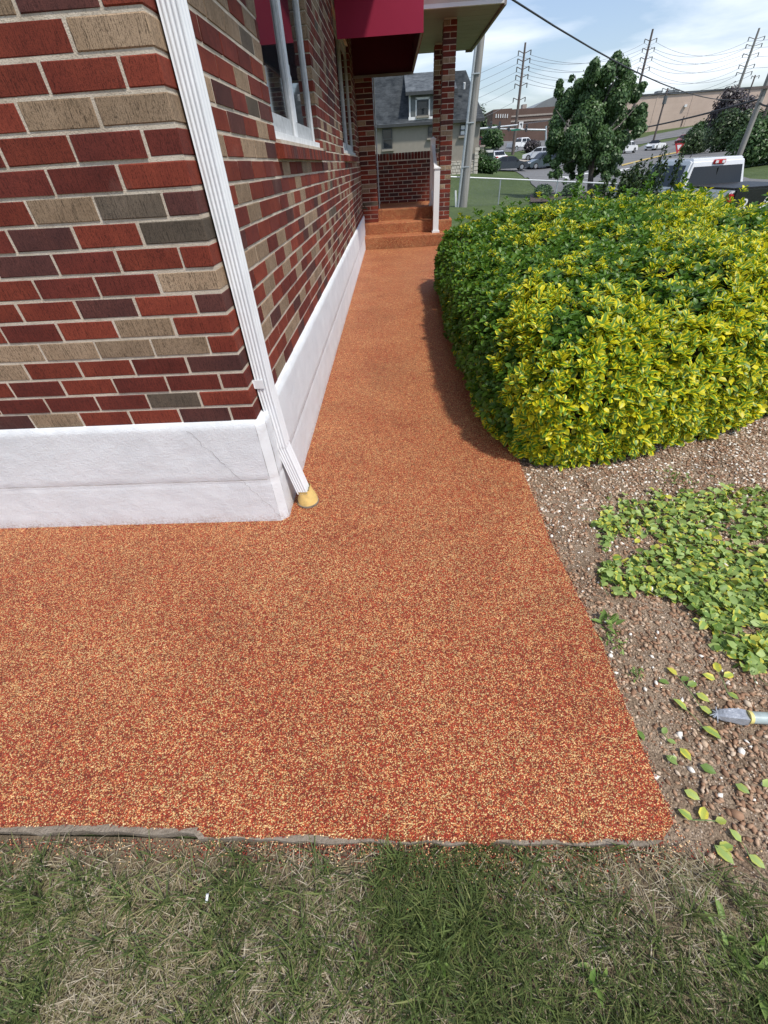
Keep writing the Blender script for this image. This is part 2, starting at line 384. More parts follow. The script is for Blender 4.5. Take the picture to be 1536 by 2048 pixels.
class MB:
    """collects faces; off = world point that becomes the local origin"""
    def __init__(s, off=(0, 0, 0)): s.v = []; s.f = []; s.m = []; s.mats = []; s.off = Vector(off); s.sm = []
    def mi(s, m):
        if m not in s.mats: s.mats.append(m)
        return s.mats.index(m)
    def add(s, vs, fs, m, smooth=False):
        b = len(s.v); s.v += [tuple(Vector(v) - s.off) for v in vs]; k = s.mi(m)
        for f in fs: s.f.append([b + i for i in f]); s.m.append(k); s.sm.append(smooth)
        return s
    def box(s, a, b, m):
        x0, x1 = sorted((a[0], b[0])); y0, y1 = sorted((a[1], b[1])); z0, z1 = sorted((a[2], b[2]))
        vs = [(x0, y0, z0), (x1, y0, z0), (x1, y1, z0), (x0, y1, z0), (x0, y0, z1), (x1, y0, z1), (x1, y1, z1), (x0, y1, z1)]
        return s.add(vs, [(0, 3, 2, 1), (4, 5, 6, 7), (0, 1, 5, 4), (1, 2, 6, 5), (2, 3, 7, 6), (3, 0, 4, 7)], m)
    def poly(s, pts, m): return s.add(pts, [tuple(range(len(pts)))], m)
    def prism(s, pts, vec, m):
        n = len(pts); p2 = [Vector(p) + Vector(vec) for p in pts]
        return s.add(list(pts) + p2, [tuple(reversed(range(n))), tuple(range(n, 2 * n))] + [(i, (i + 1) % n, (i + 1) % n + n, i + n) for i in range(n)], m)
    def tube(s, pts, r, m, n=8, cap=True):
        pts = [Vector(p) for p in pts]; rs = r if isinstance(r, (list, tuple)) else [r] * len(pts)
        vs = []
        for i, p in enumerate(pts):
            d = (pts[min(i + 1, len(pts) - 1)] - pts[max(i - 1, 0)]).normalized()
            up = Vector((0, 0, 1)) if abs(d.z) < .9 else Vector((1, 0, 0))
            a = d.cross(up).normalized(); b = d.cross(a)
            for k in range(n):
                an = 2 * math.pi * k / n; vs.append(p + rs[i] * (math.cos(an) * a + math.sin(an) * b))
        fs = [(i * n + k, i * n + (k + 1) % n, (i + 1) * n + (k + 1) % n, (i + 1) * n + k) for i in range(len(pts) - 1) for k in range(n)]
        s.add(vs, fs, m, True)
        if cap:
            s.add(vs[:n], [tuple(range(n))], m); s.add(vs[-n:], [tuple(reversed(range(n)))], m)
        return s
    def mesh(s, name):
        me = bpy.data.meshes.new(name); me.from_pydata(s.v, [], s.f)
        for m in s.mats: me.materials.append(M[m])
        me.polygons.foreach_set('material_index', s.m); me.polygons.foreach_set('use_smooth', s.sm)
        bm = bmesh.new(); bm.from_mesh(me); bmesh.ops.recalc_face_normals(bm, faces=bm.faces); bm.to_mesh(me); bm.free()
        me.update(); return me
    def build(s, name, parent=None, loc=None, bevel=0.0):
        me = s.mesh(name)
        if bevel:
            bm = bmesh.new(); bm.from_mesh(me); bmesh.ops.remove_doubles(bm, verts=bm.verts, dist=1e-5)
            bmesh.ops.bevel(bm, geom=[e for e in bm.edges if len(e.link_faces) == 2 and e.calc_face_angle(0) > .4], offset=bevel, segments=2, affect='EDGES', clamp_overlap=True)
            bm.to_mesh(me); bm.free()
        if loc is None: loc = tuple(s.off) if parent is None else (0, 0, 0)
        return link(name, me, parent, loc)
def struct(o): o['kind'] = 'structure'; return o

def inst_mesh(name, bv, bf, T, pos, mat, tint=None, uv=None, smooth=False):
    """joined copies of one small triangle/quad mesh, one transform each"""
    bv = np.asarray(bv, float); bf = np.asarray(bf, int); N = len(pos); nv = len(bv); k = bf.shape[1]; nf = len(bf)
    V = np.einsum('nij,vj->nvi', T, bv) + pos[:, None, :]
    F = (bf[None] + (np.arange(N) * nv)[:, None, None]).reshape(-1)
    me = bpy.data.meshes.new(name)
    me.vertices.add(N * nv); me.vertices.foreach_set('co', V.reshape(-1).astype(np.float32))
    me.loops.add(len(F)); me.loops.foreach_set('vertex_index', F.astype(np.int32))
    me.polygons.add(N * nf); me.polygons.foreach_set('loop_start', np.arange(0, N * nf * k, k, dtype=np.int32))
    if tint is not None:
        a = me.color_attributes.new('tint', 'FLOAT_COLOR', 'POINT')
        tt = np.ones((N, nv, 4), np.float32); tt[:, :, :3] = tint[:, None, :]
        a.data.foreach_set('color', tt.reshape(-1))
    if uv is not None:
        u = me.uv_layers.new(name='UVMap'); uvv = np.asarray(uv, np.float32)[bf.reshape(-1)]
        u.data.foreach_set('uv', np.tile(uvv, (N, 1)).reshape(-1))
    me.materials.append(M[mat])
    me.update(calc_edges=True); me.validate()
    if smooth: me.polygons.foreach_set('use_smooth', [True] * len(me.polygons))
    return me
LEAF_V = [(0, 0, 0), (-.30, .30, .10), (0, .32, 0), (.30, .30, .10), (-.27, .68, .08), (0, .70, -.02), (.27, .68, .08), (0, 1, -.10)]
LEAF_F = [(0, 2, 1), (0, 3, 2), (1, 2, 5), (1, 5, 4), (2, 3, 6), (2, 6, 5), (4, 5, 7), (5, 6, 7)]
LEAF_UV = [(.5, 0), (0, .3), (.5, .3), (1, .3), (0, .7), (.5, .7), (1, .7), (.5, 1)]
def frames(dirs, nrm):
    """rotation matrices with y = dirs, z ~ nrm"""
    y = dirs / np.linalg.norm(dirs, axis=1, keepdims=True)
    x = np.cross(y, nrm); x /= np.linalg.norm(x, axis=1, keepdims=True) + 1e-9
    z = np.cross(x, y)
    return np.stack([x, y, z], axis=2)
def unit(n):
    v = rng.normal(size=(n, 3)); return v / np.linalg.norm(v, axis=1, keepdims=True)

# ------------------------------------------------------------------ terrain
CP = [(0, 0, -.05), (3, 3, -.05), (0, 8, -.05), (4, 6, -.05), (-6, 10, -.05), (-6, 0, -.05), (8, 2, -.2), (3, -8, -.05), (-4, 16, -.05)]
CP += [(6, 12, -.85), (8.8, 15, -.95), (10, 20, -.95), (3.2, 15, -.35), (9, 9, -.7)]
for (x, y, D) in [(920, 412, 26), (996, 411, 28), (1108, 408, 26), (1178, 392, 32), (955, 346, 46), (760, 356, 46), (960, 350, 50), (1150, 385, 37),
                  (1100, 360, 52), (1040, 343, 69), (1090, 338, 72), (1200, 360, 50), (1245, 308, 88), (1312, 301, 98), (1365, 289, 110), (1030, 325, 78),
                  (1050, 303, 105), (1000, 283, 132), (1090, 283, 128), (1260, 277, 140), (1400, 252, 140), (1530, 236, 140), (1490, 312, 45), (1510, 345, 30), (1510, 372, 22), (960, 292, 100), (1440, 305, 60)]:
    CP.append(tuple(PY(x, y, D)))
for a in range(0, 360, 30):
    CP.append((60 + 500 * math.cos(math.radians(a)), 60 + 500 * math.sin(math.radians(a)), 6 if 0 < a < 180 else 0))
CP = np.array(CP)
def _phi(r): return r
_n = len(CP); _d2 = np.linalg.norm(CP[:, None, :2] - CP[None, :, :2], axis=2)
_A = np.zeros((_n + 1, _n + 1)); _A[:_n, :_n] = _phi(_d2) + np.eye(_n) * .4; _A[:_n, _n] = 1; _A[_n, :_n] = 1
_W = np.linalg.solve(_A, np.append(CP[:, 2], 0))
def terrain(x, y):
    x = np.asarray(x, float); y = np.asarray(y, float)
    r = np.sqrt((x[..., None] - CP[:, 0]) ** 2 + (y[..., None] - CP[:, 1]) ** 2)
    z = (_phi(r) * _W[:-1]).sum(-1) + _W[-1]
    d = np.sqrt(np.maximum(0, np.abs(x - .5) - 3.5) ** 2 + np.maximum(0, np.abs(y - 4) - 5) ** 2)
    w = np.clip(d / 5, 0, 1); w = w * w * (3 - 2 * w)
    return -.05 * (1 - w) + z * w
def TZ(x, y): return float(terrain(np.array(x), np.array(y)))
def G(x, y):
    """photo pixel -> point on the terrain"""
    d = ray(x, y); t = 2.0
    while t < 400:
        p = Vector((0, 0, EYE)) + d * t
        if p.z < TZ(p.x, p.y): break
        t *= 1.01
    lo, hi = t / 1.01, t
    for _ in range(18):
        m = (lo + hi) / 2; p = Vector((0, 0, EYE)) + d * m
        if p.z < TZ(p.x, p.y): hi = m
        else: lo = m
    p = Vector((0, 0, EYE)) + d * hi
    return Vector((p.x, p.y, TZ(p.x, p.y)))
def on(p, dz=0.0): return Vector((p[0], p[1], TZ(p[0], p[1]) + dz))

gx = np.concatenate([np.linspace(-900, -80, 12), np.arange(-70, 130, 1.4), np.linspace(140, 900, 12)])
gy = np.concatenate([np.linspace(-300, -16, 8), np.arange(-12, 170, 1.4), np.linspace(180, 1200, 14)])
XX, YY = np.meshgrid(gx, gy); ZZ = terrain(XX, YY)
vts = np.stack([XX, YY, ZZ], -1).reshape(-1, 3); nx = len(gx)
fcs = [(j * nx + i, j * nx + i + 1, (j + 1) * nx + i + 1, (j + 1) * nx + i) for j in range(len(gy) - 1) for i in range(nx - 1)]
me = bpy.data.meshes.new('lawn'); me.from_pydata(vts.tolist(), [], fcs); me.materials.append(M['lawn'])
me.polygons.foreach_set('use_smooth', [True] * len(fcs))
struct(link('lawn', me))

def drape(name, poly, dz, mat, step=2.0, zf=None, kind='structure'):
    pts = [Vector((p[0], p[1])) for p in poly]; n = len(pts); dense = []
    for i in range(n):
        a, b = pts[i], pts[(i + 1) % n]; k = max(1, int((b - a).length / step))
        dense += [a + (b - a) * (j / k) for j in range(k)]
    n = len(dense); xs = [p.x for p in dense]; ys = [p.y for p in dense]
    extra = []
    for x in np.arange(min(xs) + step * .5, max(xs), step):
        for y in np.arange(min(ys) + step * .5, max(ys), step):
            c = False; j = n - 1
            for i in range(n):
                if (ys[i] > y) != (ys[j] > y) and x < (xs[j] - xs[i]) * (y - ys[i]) / (ys[j] - ys[i]) + xs[i]: c = not c
                j = i
            if c: extra.append(Vector((x + random.uniform(-.1, .1) * step, y + random.uniform(-.1, .1) * step)))
    vo, eo, fo, *_ = delaunay_2d_cdt(dense + extra, [(i, (i + 1) % n) for i in range(n)], [], 1, 1e-6)
    if zf is None: vz = [(v.x, v.y, TZ(v.x, v.y) + dz) for v in vo]
    else: vz = [(v.x, v.y, zf(v.x, v.y)) for v in vo]
    me = bpy.data.meshes.new(name); me.from_pydata(vz, [], [tuple(f) for f in fo]); me.materials.append(M[mat])
    bm = bmesh.new(); bm.from_mesh(me); bmesh.ops.recalc_face_normals(bm, faces=bm.faces)
    if sum(f.normal.z for f in bm.faces) < 0: bmesh.ops.reverse_faces(bm, faces=bm.faces)
    bm.to_mesh(me); bm.free()
    o = link(name, me); o['kind'] = kind; return o

street_px = [(1032, 344), (1001, 341), (1003, 334), (1062, 323), (1100, 325), (1180, 317), (1225, 309), (1262, 301), (1290, 290), (1372, 276), (1375, 284), (1392, 294), (1480, 290), (1480, 312), (1390, 318), (1500, 360), (1560, 363), (1560, 382), (1400, 386), (1225, 392), (1100, 394), (1086, 386), (1062, 368), (1046, 353)]
drape('street', [G(*p) for p in street_px], .05, 'asphalt', 1.6)
drape('sidewalk', [G(*p) for p in [(1002, 333), (1000, 328), (1062, 316), (1090, 318), (1090, 323), (1062, 322)]], .07, 'pale_concrete', 1.5)
drape('parking_lot', [G(*p) for p in [(985, 303), (980, 284), (1105, 279), (1105, 292), (1070, 300), (1030, 305)]], .05, 'asphalt', 2.5)
drape('hill_road', [G(*p) for p in [(1195, 300), (1230, 287), (1300, 271), (1420, 249), (1560, 232), (1560, 244), (1420, 262), (1330, 278), (1262, 292), (1215, 305)]], .06, 'asphalt', 2.5)
for i, q in enumerate([[(1150, 349), (1252, 341), (1252, 343), (1150, 352)], [(1130, 357), (1185, 360), (1185, 362), (1130, 359)], [(1105, 353), (1140, 356), (1138, 358), (1103, 355)], [(1230, 341), (1260, 338), (1260, 340), (1231, 343)], [(1135, 365), (1150, 366), (1150, 368), (1135, 367)]]):
    drape('road_marking', [G(*p) for p in q], .09, 'road_white', .8)
for k, q in enumerate([[(1243, 331), (1300, 317), (1372, 302), (1372, 304), (1300, 319.5), (1243, 334)]]):
    drape('centre_line', [G(*p) for p in q], .09, 'road_yellow', 1.0)
drape('mulch_bed', [G(*p) for p in [(1060, 392), (1085, 388), (1180, 386), (1240, 390), (1240, 408), (1060, 408)]], .09, 'mulch', .8)

# ------------------------------------------------------------------ near ground
def gz(x, y): return -.030 + .010 * mnoise.noise(Vector((x * 3.1, y * 3.1, 0))) + .004 * mnoise.noise(Vector((x * 11, y * 11, 3)))
drape('gravel_bed', [(.60, .02), (2.9, .02), (4.6, 2.2), (4.4, 7.5), (.60, 7.5)], 0, 'soil', .045 * 2, zf=gz)
def gl(x, y): return -.036 + .012 * mnoise.noise(Vector((x * 2.3, y * 2.3, 9))) + .005 * mnoise.noise(Vector((x * 9, y * 9, 3)))
drape('front_lawn', [(-2.6, -1.6), (2.9, -1.6), (2.9, .0), (.9, .12), (.66, .255), (-2.6, .285)], 0, 'thatch', .07, zf=lambda x, y: gl(x, y) + .002)

# path: rubber crumb over a concrete slab
right_edge = [(.632, .268), (.655, .30), (.662, .53), (.672, .81), (.648, 1.30), (.655, 1.9), (.66, 3.0), (.70, 5.0), (.78, 7.5), (.95, 9.6)]
def wob(pts, amp, step=.04, sd=0):
    out = []
    for a, b in zip(pts[:-1], pts[1:]):
        a = Vector(a); b = Vector(b); k = max(1, int((b - a).length / step)); nn = Vector((-(b - a).y, (b - a).x)).normalized()
        for j in range(k):
            p = a + (b - a) * j / k; out.append(p + nn * amp * mnoise.noise(Vector((p.x * 17, p.y * 17, sd))))
    out.append(Vector(pts[-1])); return out
front = [(-2.6, .300), (-1.09, .290), (-.80, .292), (-.56, .285), (-.535, .272), (-.115, .264), (.35, .262), (.615, .266)]
out = wob(front, .010) + wob(right_edge, .012)[1:]
top = [Vector((p.x, p.y)) for p in out] + [Vector((-.60, 9.6)), Vector((-.60, 1.53)), Vector((-2.6, 1.53))]
path_z = lambda x, y: .0025 * mnoise.noise(Vector((x * 4, y * 4, 1)))
drape('rubber_path', top, 0, 'rubber', .10, zf=path_z)
mb = MB()
rim = [(p.x, p.y) for p in out]
mb.add([(x, y, path_z(x, y)) for x, y in rim] + [(x + .004, y - .004, -.013) for x, y in rim], [(i, i + 1, len(rim) + i + 1, len(rim) + i) for i in range(len(rim) - 1)], 'rubber', True)
struct(mb.build('rubber_path_edge'))
slab = wob([(-2.6, .285), (-1.12, .274), (-.56, .271), (-.545, .258), (.60, .254), (.637, .268), (.662, .55), (.672, .81), (.648, 1.3), (.655, 1.9), (.66, 3.0)], .009, .02, 5)
mb = MB()
n = len(slab)
mb.add([(p.x, p.y, -.010 + .003 * mnoise.noise(Vector((p.x * 20, p.y * 20, 0)))) for p in slab] + [(p.x, p.y, -.09) for p in slab], [(i, i + 1, n + i + 1, n + i) for i in range(n - 1)], 'concrete')
inner = [Vector((min(p.x, .62) - (.0 if p.x < .6 else .03), max(p.y, .31))) for p in slab]
mb.add([(p.x, p.y, -.010 + .003 * mnoise.noise(Vector((p.x * 20, p.y * 20, 0)))) for p in slab] + [(p.x, p.y, -.011) for p in inner], [(i, i + 1, n + i + 1, n + i) for i in range(n - 1)], 'concrete')
struct(mb.build('path_slab'))

# ------------------------------------------------------------------ brick building
XW, YW, ZF, CH, BL = -.575, 1.512, .525, .0677, .2070
bld = thing('brick_building', 'red and tan brick building with white painted foundation, beside the orange path', 'building', (-.575, 1.512, 0))
BO = bld.location.copy()
WIN = [(2.80, 4.50, 1.445, 2.62), (6.72, 8.95, 1.445, 2.62)]   # y0, y1, z0, z1 on the side wall

# mortar core, split round the openings
mb = MB(BO)
xi, xo = -.90, XW - .003
yf = YW + .003
ZT = ZF + CH * 37
mb.box((-4.2, yf, .3), (xo, yf + .30, ZT), 'mortar')
ys = [yf + .302, WIN[0][0], WIN[0][1], WIN[1][0], WIN[1][1], 12.1]
for i in range(5):
    if i % 2 == 0: mb.box((xi, ys[i] + (.012 if i else 0), .3), (xo, ys[i + 1] - (.012 if i < 4 else 0), ZT), 'mortar')
    else:
        w = WIN[i // 2]
        mb.box((xi, ys[i] - .011, .3), (xo, ys[i + 1] + .011, w[2] - .09), 'mortar'); mb.box((xi, ys[i] - .011, w[3]), (xo, ys[i + 1] + .011, ZT), 'mortar')
mb.build('mortar_wall', bld)

# bricks: list of (centre, size, axis, course)
bricks = []
def course_bricks(axis, start, end, z, offs, cuts):
    p = start
    while p < end - .02:
        q = min(p + BL - .0095, end); seg = [(p, q)]
        for a, b in cuts:
            ns = []
            for s0, s1 in seg:
                if s1 <= a or s0 >= b: ns.append((s0, s1))
                else:
                    if s0 < a - .02: ns.append((s0, a - .0005))
                    if s1 > b + .02: ns.append((b + .0005, s1))
            seg = ns
        for s0, s1 in seg:
            for a, b in cuts:
                if s0 < a and a - .045 < s1 < a: s1 = a
                if s1 > b and b < s0 < b + .045: s0 = b
            bricks.append((axis, s0, s1, z))
        p += BL
for k in range(37):
    z = ZF + k * CH; odd = k % 2
    cuts = [(w[0], w[1]) for w in WIN if z + .058 > w[2] - .115 and z < w[3]]
    if odd:
        bricks.append(('c', XW - .197, YW + .096, z)); fx, sy = XW - BL, YW + .1035
    else:
        bricks.append(('c', XW - .096, YW + .197, z)); fx, sy = XW - .1035, YW + BL
    p = fx
    while p > -4.2:
        bricks.append(('f', p - .1975, p, z)); p -= BL
    course_bricks('s', sy, 10.02 if z < 2.9 else 12, z, 0, cuts)
def brick_box(b):
    a, p, q, z = b; j = .0018
    o = [random.uniform(-j, j) for _ in range(3)]
    zt = z + CH - .0105
    if a == 'c': return (p, YW + o[1], z), (XW + o[0], q, zt)
    if a == 'f': return (p, YW + o[1], z), (q, YW + .06, zt)
    return (XW - .06, p, z), (XW + o[0], q, zt)
def brick_faces(lo, hi, ax):
    """box with a chamfered outer face"""
    c = .0016
    x0, y0, z0 = lo; x1, y1, z1 = hi
    if ax == 'f': A = [(x0, y1, z0), (x1, y1, z0), (x1, y1, z1), (x0, y1, z1)]; B = [(x0, y0 + c, z0), (x1, y0 + c, z0), (x1, y0 + c, z1), (x0, y0 + c, z1)]; D = [(x0 + c, y0, z0 + c), (x1 - c, y0, z0 + c), (x1 - c, y0, z1 - c), (x0 + c, y0, z1 - c)]
    else: A = [(x0, y0, z0), (x0, y1, z0), (x0, y1, z1), (x0, y0, z1)]; B = [(x1 - c, y0, z0), (x1 - c, y1, z0), (x1 - c, y1, z1), (x1 - c, y0, z1)]; D = [(x1, y0 + c, z0 + c), (x1, y1 - c, z0 + c), (x1, y1 - c, z1 - c), (x1, y0 + c, z1 - c)]
    f = []
    for s in (0, 4):
        for i in range(4): f.append((s + i, s + (i + 1) % 4, s + 4 + (i + 1) % 4, s + 4 + i))
    f.append((8, 9, 10, 11))
    J = lambda v: tuple(q + random.uniform(-.0011, .0011) for q in v)
    return [J(v) for v in A + B + D], f
ranked = []
for i, b in enumerate(bricks):
    lo, hi = brick_box(b); c = [(lo[k] + hi[k]) / 2 for k in range(3)]
    if b[0] == 'f': e = [(lo[0], lo[1], lo[2]), (hi[0], lo[1], hi[2])]
    elif b[0] == 's': e = [(hi[0], lo[1], lo[2]), (hi[0], hi[1], hi[2])]
    else: e = [(lo[0], lo[1], lo[2]), (hi[0], lo[1], hi[2])]
    p0, p1 = proj(e[0]), proj(e[1]); ar = 0
    if p0 and p1 and (-60 < p0[0] < 1600 or -60 < p1[0] < 1600) and max(p0[1], p1[1]) > 0 and min(p0[1], p1[1]) < 2048: ar = abs(p0[0] - p1[0]) * abs(p0[1] - p1[1]) / 1 + 1
    ranked.append((ar, i, lo, hi, b[0]))
ranked.sort(reverse=True)
proto = {}
stuff = MB(BO)
TANSEQ = {}
for r, (ar, i, lo, hi, ax) in enumerate(ranked):
    mt = BK[pick_brick()]
    if r < 296 and ar > 0:
        size = tuple(round(hi[k] - lo[k], 2) for k in range(3)); key = (mt, ax, size)
        c = Vector([(lo[k] + hi[k]) / 2 for k in range(3)])
        if key not in proto:
            m1 = MB(c)
            if ax == 'c': m1.box(lo, hi, mt)
            else: m1.add(*brick_faces(lo, hi, ax), mt)
            me = m1.mesh('brick')
            if ax == 'c':
                bm = bmesh.new(); bm.from_mesh(me); bmesh.ops.bevel(bm, geom=bm.edges[:], offset=.003, segments=1, affect='EDGES'); bm.to_mesh(me); bm.free()
            proto[key] = me
        link('brick', proto[key], bld, tuple(c - BO))
    else:
        if ax == 'c': stuff.box(lo, hi, mt)
        else: stuff.add(*brick_faces(lo, hi, ax), mt)
o = stuff.build('brickwork', bld); o['kind'] = 'stuff'

# white foundation: rough displaced sheets, front / corner / side, with a form line
def rough_sheet(mb, P0, du, nu, dv, nv, nrm, amp, seed):
    vs = []; nrm = Vector(nrm)
    for j in range(nv + 1):
        for i in range(nu + 1):
            p = Vector(P0) + Vector(du) * (i / nu) + Vector(dv) * (j / nv)
            h = amp * (mnoise.noise(p * 9 + Vector((seed, 0, 0))) + .6 * mnoise.noise(p * 27) + .35 * mnoise.noise(Vector((p.x * 30, p.y * 30, p.z * 70))))
            if abs(p.z - .245) < .012: h -= .0022
            if p.z > .245: h += .0022
            t = max(0, (p.z - (ZF - .02)) / .02); h -= .009 * t * t
            if j == nv: p = p + Vector((0, 0, .007 * mnoise.noise(Vector((p.x * 22, p.y * 22, 5))) + .004 * mnoise.noise(Vector((p.x * 70, p.y * 70, 5)))))
            vs.append(p + nrm * h)
    mb.add(vs, [(j * (nu + 1) + i, j * (nu + 1) + i + 1, (j + 1) * (nu + 1) + i + 1, (j + 1) * (nu + 1) + i) for j in range(nv) for i in range(nu)], 'white_masonry', True)
mb = MB(BO)
cr_ = .035
XF, YF = -.545, 1.490
rough_sheet(mb, (-4.2, YF, -.06), (4.2 + XF - cr_, 0, 0), 240, (0, 0, ZF + .062), 40, (0, -1, 0), .0022, 0)
rough_sheet(mb, (XF - cr_, YF, -.06), (cr_, cr_ * .8, 0), 4, (0, 0, ZF + .062), 40, (.6, -.8, 0), .0022, 0)
rough_sheet(mb, (XF, YF + cr_ * .8, -.06), (-.012, 10.0 - YF - cr_ * .8, 0), 420, (0, 0, ZF + .062), 40, (1, 0, 0), .0022, 0)
# sloping top ledge
mb.add([(-4.2, YF + .010, ZF - .006), (XF - cr_, YF + .010, ZF - .006), (XF - .009, YF + cr_, ZF - .006), (XF - .021, 10.0, ZF - .006),
        (-4.2, YW + .02, ZF + .006), (XW - .02, YW + .02, ZF + .006), (XW - .02, YW + .05, ZF + .006), (XW - .02, 10.0, ZF + .006)],
       [(0, 1, 5, 4), (1, 2, 6, 5), (2, 3, 7, 6)], 'white_masonry')
fnd = mb.build('foundation', bld)
def ribbon(pts, w, nrm, mat, par, name):
    m1 = MB(BO); nrm = Vector(nrm); vs = []
    for i, p in enumerate(pts):
        p = Vector(p); d = (Vector(pts[min(i + 1, len(pts) - 1)]) - Vector(pts[max(i - 1, 0)])).normalized(); s = d.cross(nrm).normalized() * w * random.uniform(.4, 1.1)
        vs += [p + s + nrm * .0022, p - s + nrm * .0022]
    m1.add(vs, [(2 * i, 2 * i + 1, 2 * i + 3, 2 * i + 2) for i in range(len(pts) - 1)], mat)
    return m1.build(name, par)
def jag(a, b, n, amp, nrm):
    a = Vector(a); b = Vector(b); s = (b - a).cross(Vector(nrm)).normalized()
    return [a + (b - a) * i / n + s * amp * (mnoise.noise(Vector((i * .7, a.x * 9, 0))) + .5 * random.uniform(-1, 1)) for i in range(n + 1)]
ribbon(jag((-.862, YF - .003, .50), (-.575, YF - .003, .03), 34, .010, (0, -1, 0)), .0007, (0, -1, 0), 'crack', fnd, 'crack')
ribbon(jag((-4.0, YF - .003, .246), (-.59, YF - .003, .246), 120, .002, (0, -1, 0)), .0010, (0, -1, 0), 'crack', fnd, 'crack')
ribbon(jag((XF + .001, 1.56, .246), (XF - .008, 9.6, .246), 120, .002, (1, 0, 0)), .0012, (1, 0, 0), 'crack', fnd, 'crack')

# windows
def window(w, frame_mat, paper, label):
    y0, y1, z0, z1 = w; xf = -.612
    wroot = link('window', None, bld); wroot['label'] = label; wroot.empty_display_size = .1
    m1 = MB(BO); fw = .058
    m1.box((xf - .07, y0 + .002, z0), (xf, y0 + fw, z1), frame_mat); m1.box((xf - .07, y1 - fw, z0), (xf, y1 - .002, z1), frame_mat)
    m1.box((xf - .07, y0 + fw, z1 - fw), (xf - .002, y1 - fw, z1 - .002), frame_mat)
    m1.box((xf - .07, y0 + .002, z0 - .03), (xf + .035, y1 - .002, z0 - .0005), frame_mat)
    m1.build('frame', wroot)
    ym = (y0 + y1) / 2
    m1 = MB(BO); m1.box((xf - .068, ym - .045, z0), (xf + .002, ym + .045, z1 - fw), frame_mat); m1.build('mullion', wroot)
    for a, b in ((y0 + fw, ym - .045), (ym + .045, y1 - fw)):
        m1 = MB(BO); xs = xf - .004
        sm = 'old_white'
        for d, ww, dx in ((0, .016, -.002), (.016, .005, -.010), (.021, .014, -.004), (.035, .006, -.011), (.041, .020, -.006)):
            m1.box((xs - .05, a + d, z0), (xs + dx, a + d + ww, z1 - fw), sm if ww > .01 else 'gasket'); m1.box((xs - .05, b - d - ww, z0), (xs + dx, b - d, z1 - fw), sm if ww > .01 else 'gasket')
        m1.box((xs - .05, a + .061, z0), (xs - .007, b - .061, z0 + .085), sm); m1.box((xs - .05, a + .061, z0 + .002), (xs - .003, b - .061, z0 + .03), sm)
        m1.box((xs - .05, a + .061, z1 - fw - .06), (xs - .007, b - .061, z1 - fw - .001), sm)
        m1.build('sash', wroot)
        m1 = MB(BO); m1.box((xs - .035, a + .055, z0 + .08), (xs - .015, b - .055, z1 - fw - .05), 'glass'); m1.build('pane', wroot)
        if paper:
            m1 = MB(BO); m1.prism([(xs - .0135, a + .064, z0 + .088), (xs - .0135, a + .15, z0 + .088), (xs - .0135, a + .145, z0 + .30), (xs - .0135, a + .12, z0 + .31), (xs - .0135, a + .125, z0 + .35), (xs - .0135, a + .064, z0 + .36)], (.002, 0, 0), 'paper'); m1.build('paper_strip', wroot)
    # rowlock brick sill
    srt = MB(BO); srt.box((XW - .12, y0 - .01, z0 - .105), (XW + .022, y1 + .02, z0 - .034), 'mortar'); so_ = srt.build('window_sill', bld)
    p = y0 - .03; i = 0
    while p < y1 + .02:
        q = min(p + .0575, y1 + .045); m1 = MB(BO); mt = BK[random.choice([0, 0, 1, 1, 2])]; dz = random.uniform(-.001, .001)
        m1.prism([(XW - .10, p, z0 - .108), (XW + .038, p, z0 - .108), (XW + .036 + dz, p, z0 - .052), (XW - .10, p, z0 - .028)], (0, q - p, 0), mt); m1.build('brick', so_); p += .0665; i += 1
window(WIN[0], 'white_trim', True, 'white double window nearest the white downspout')
window(WIN[1], 'old_white', False, 'shaded double window under the burgundy awning')
# eave and roof
ez = ZT + .02
mb = MB(BO); mb.prism([(.02, YW - .35, ez), (.02, YW - .35, ez + .14), (-4.4, YW - .35, ez + 2.4), (-4.4, YW - .35, ez)], (0, 10.7, 0), 'shingle'); mb.build('roof', bld)
mb = MB(BO); mb.box((.021, YW - .36, ez - .02), (.045, YW + 7.4, ez + .16), 'fascia'); mb.build('fascia', bld)

# ------------------------------------------------------------------ downspout with adapter
ds = thing('downspout', 'white ribbed metal downspout on the near corner of the brick building', 'downspout', (-.54, 1.6, 0))
def spout(mb, zs, xs, y0, mat, sx=.052, sy=.076):
    """ribbed rectangular pipe through (x centre, z) stations"""
    prof = []
    nr = 4
    for i in range(nr * 4 + 1):                      # ribbed near face, y = y0
        u = i / (nr * 4); prof.append((-sx / 2 + sx * u, y0 + (.0035 if i % 4 in (1, 2) and 0 < i < nr * 4 else 0)))
    for i in range(1, 13): prof.append((sx / 2 - (.003 if i % 4 in (1, 2) and i < 12 else 0), y0 + sy * i / 12))
    prof += [(-sx / 2, y0 + sy)]
    n = len(prof); vs = []
    for x, z in zip(xs, zs): vs += [(x + a, b, z) for a, b in prof]
    mb.add(vs, [(j * n + i, j * n + (i + 1) % n, (j + 1) * n + (i + 1) % n, (j + 1) * n + i) for j in range(len(zs) - 1) for i in range(n)], mat)
    mb.add(vs[-n:], [tuple(range(n))], mat)
DX, DY = -.541, 1.585
mb = MB(ds.location); spout(mb, [.345, .60, 3.05], [DX + .012, DX, DX], DY, 'white_paint'); mb.build('pipe', ds)
mb = MB(ds.location); spout(mb, [.078, .35], [DX + .062, DX + .010], DY + .002, 'white_paint', .046, .070); mb.build('outlet', ds)
mb = MB(ds.location); mb.box((-.580, DY - .004, .625), (DX + .006, DY - .0005, .660), 'white_paint'); mb.box((-.580, DY - .007, .628), (-.573, DY + .05, .657), 'white_paint'); mb.build('strap', ds)
mb = MB(ds.location)
ax, ay = DX + .072, DY + .042
vs = []; n = 20
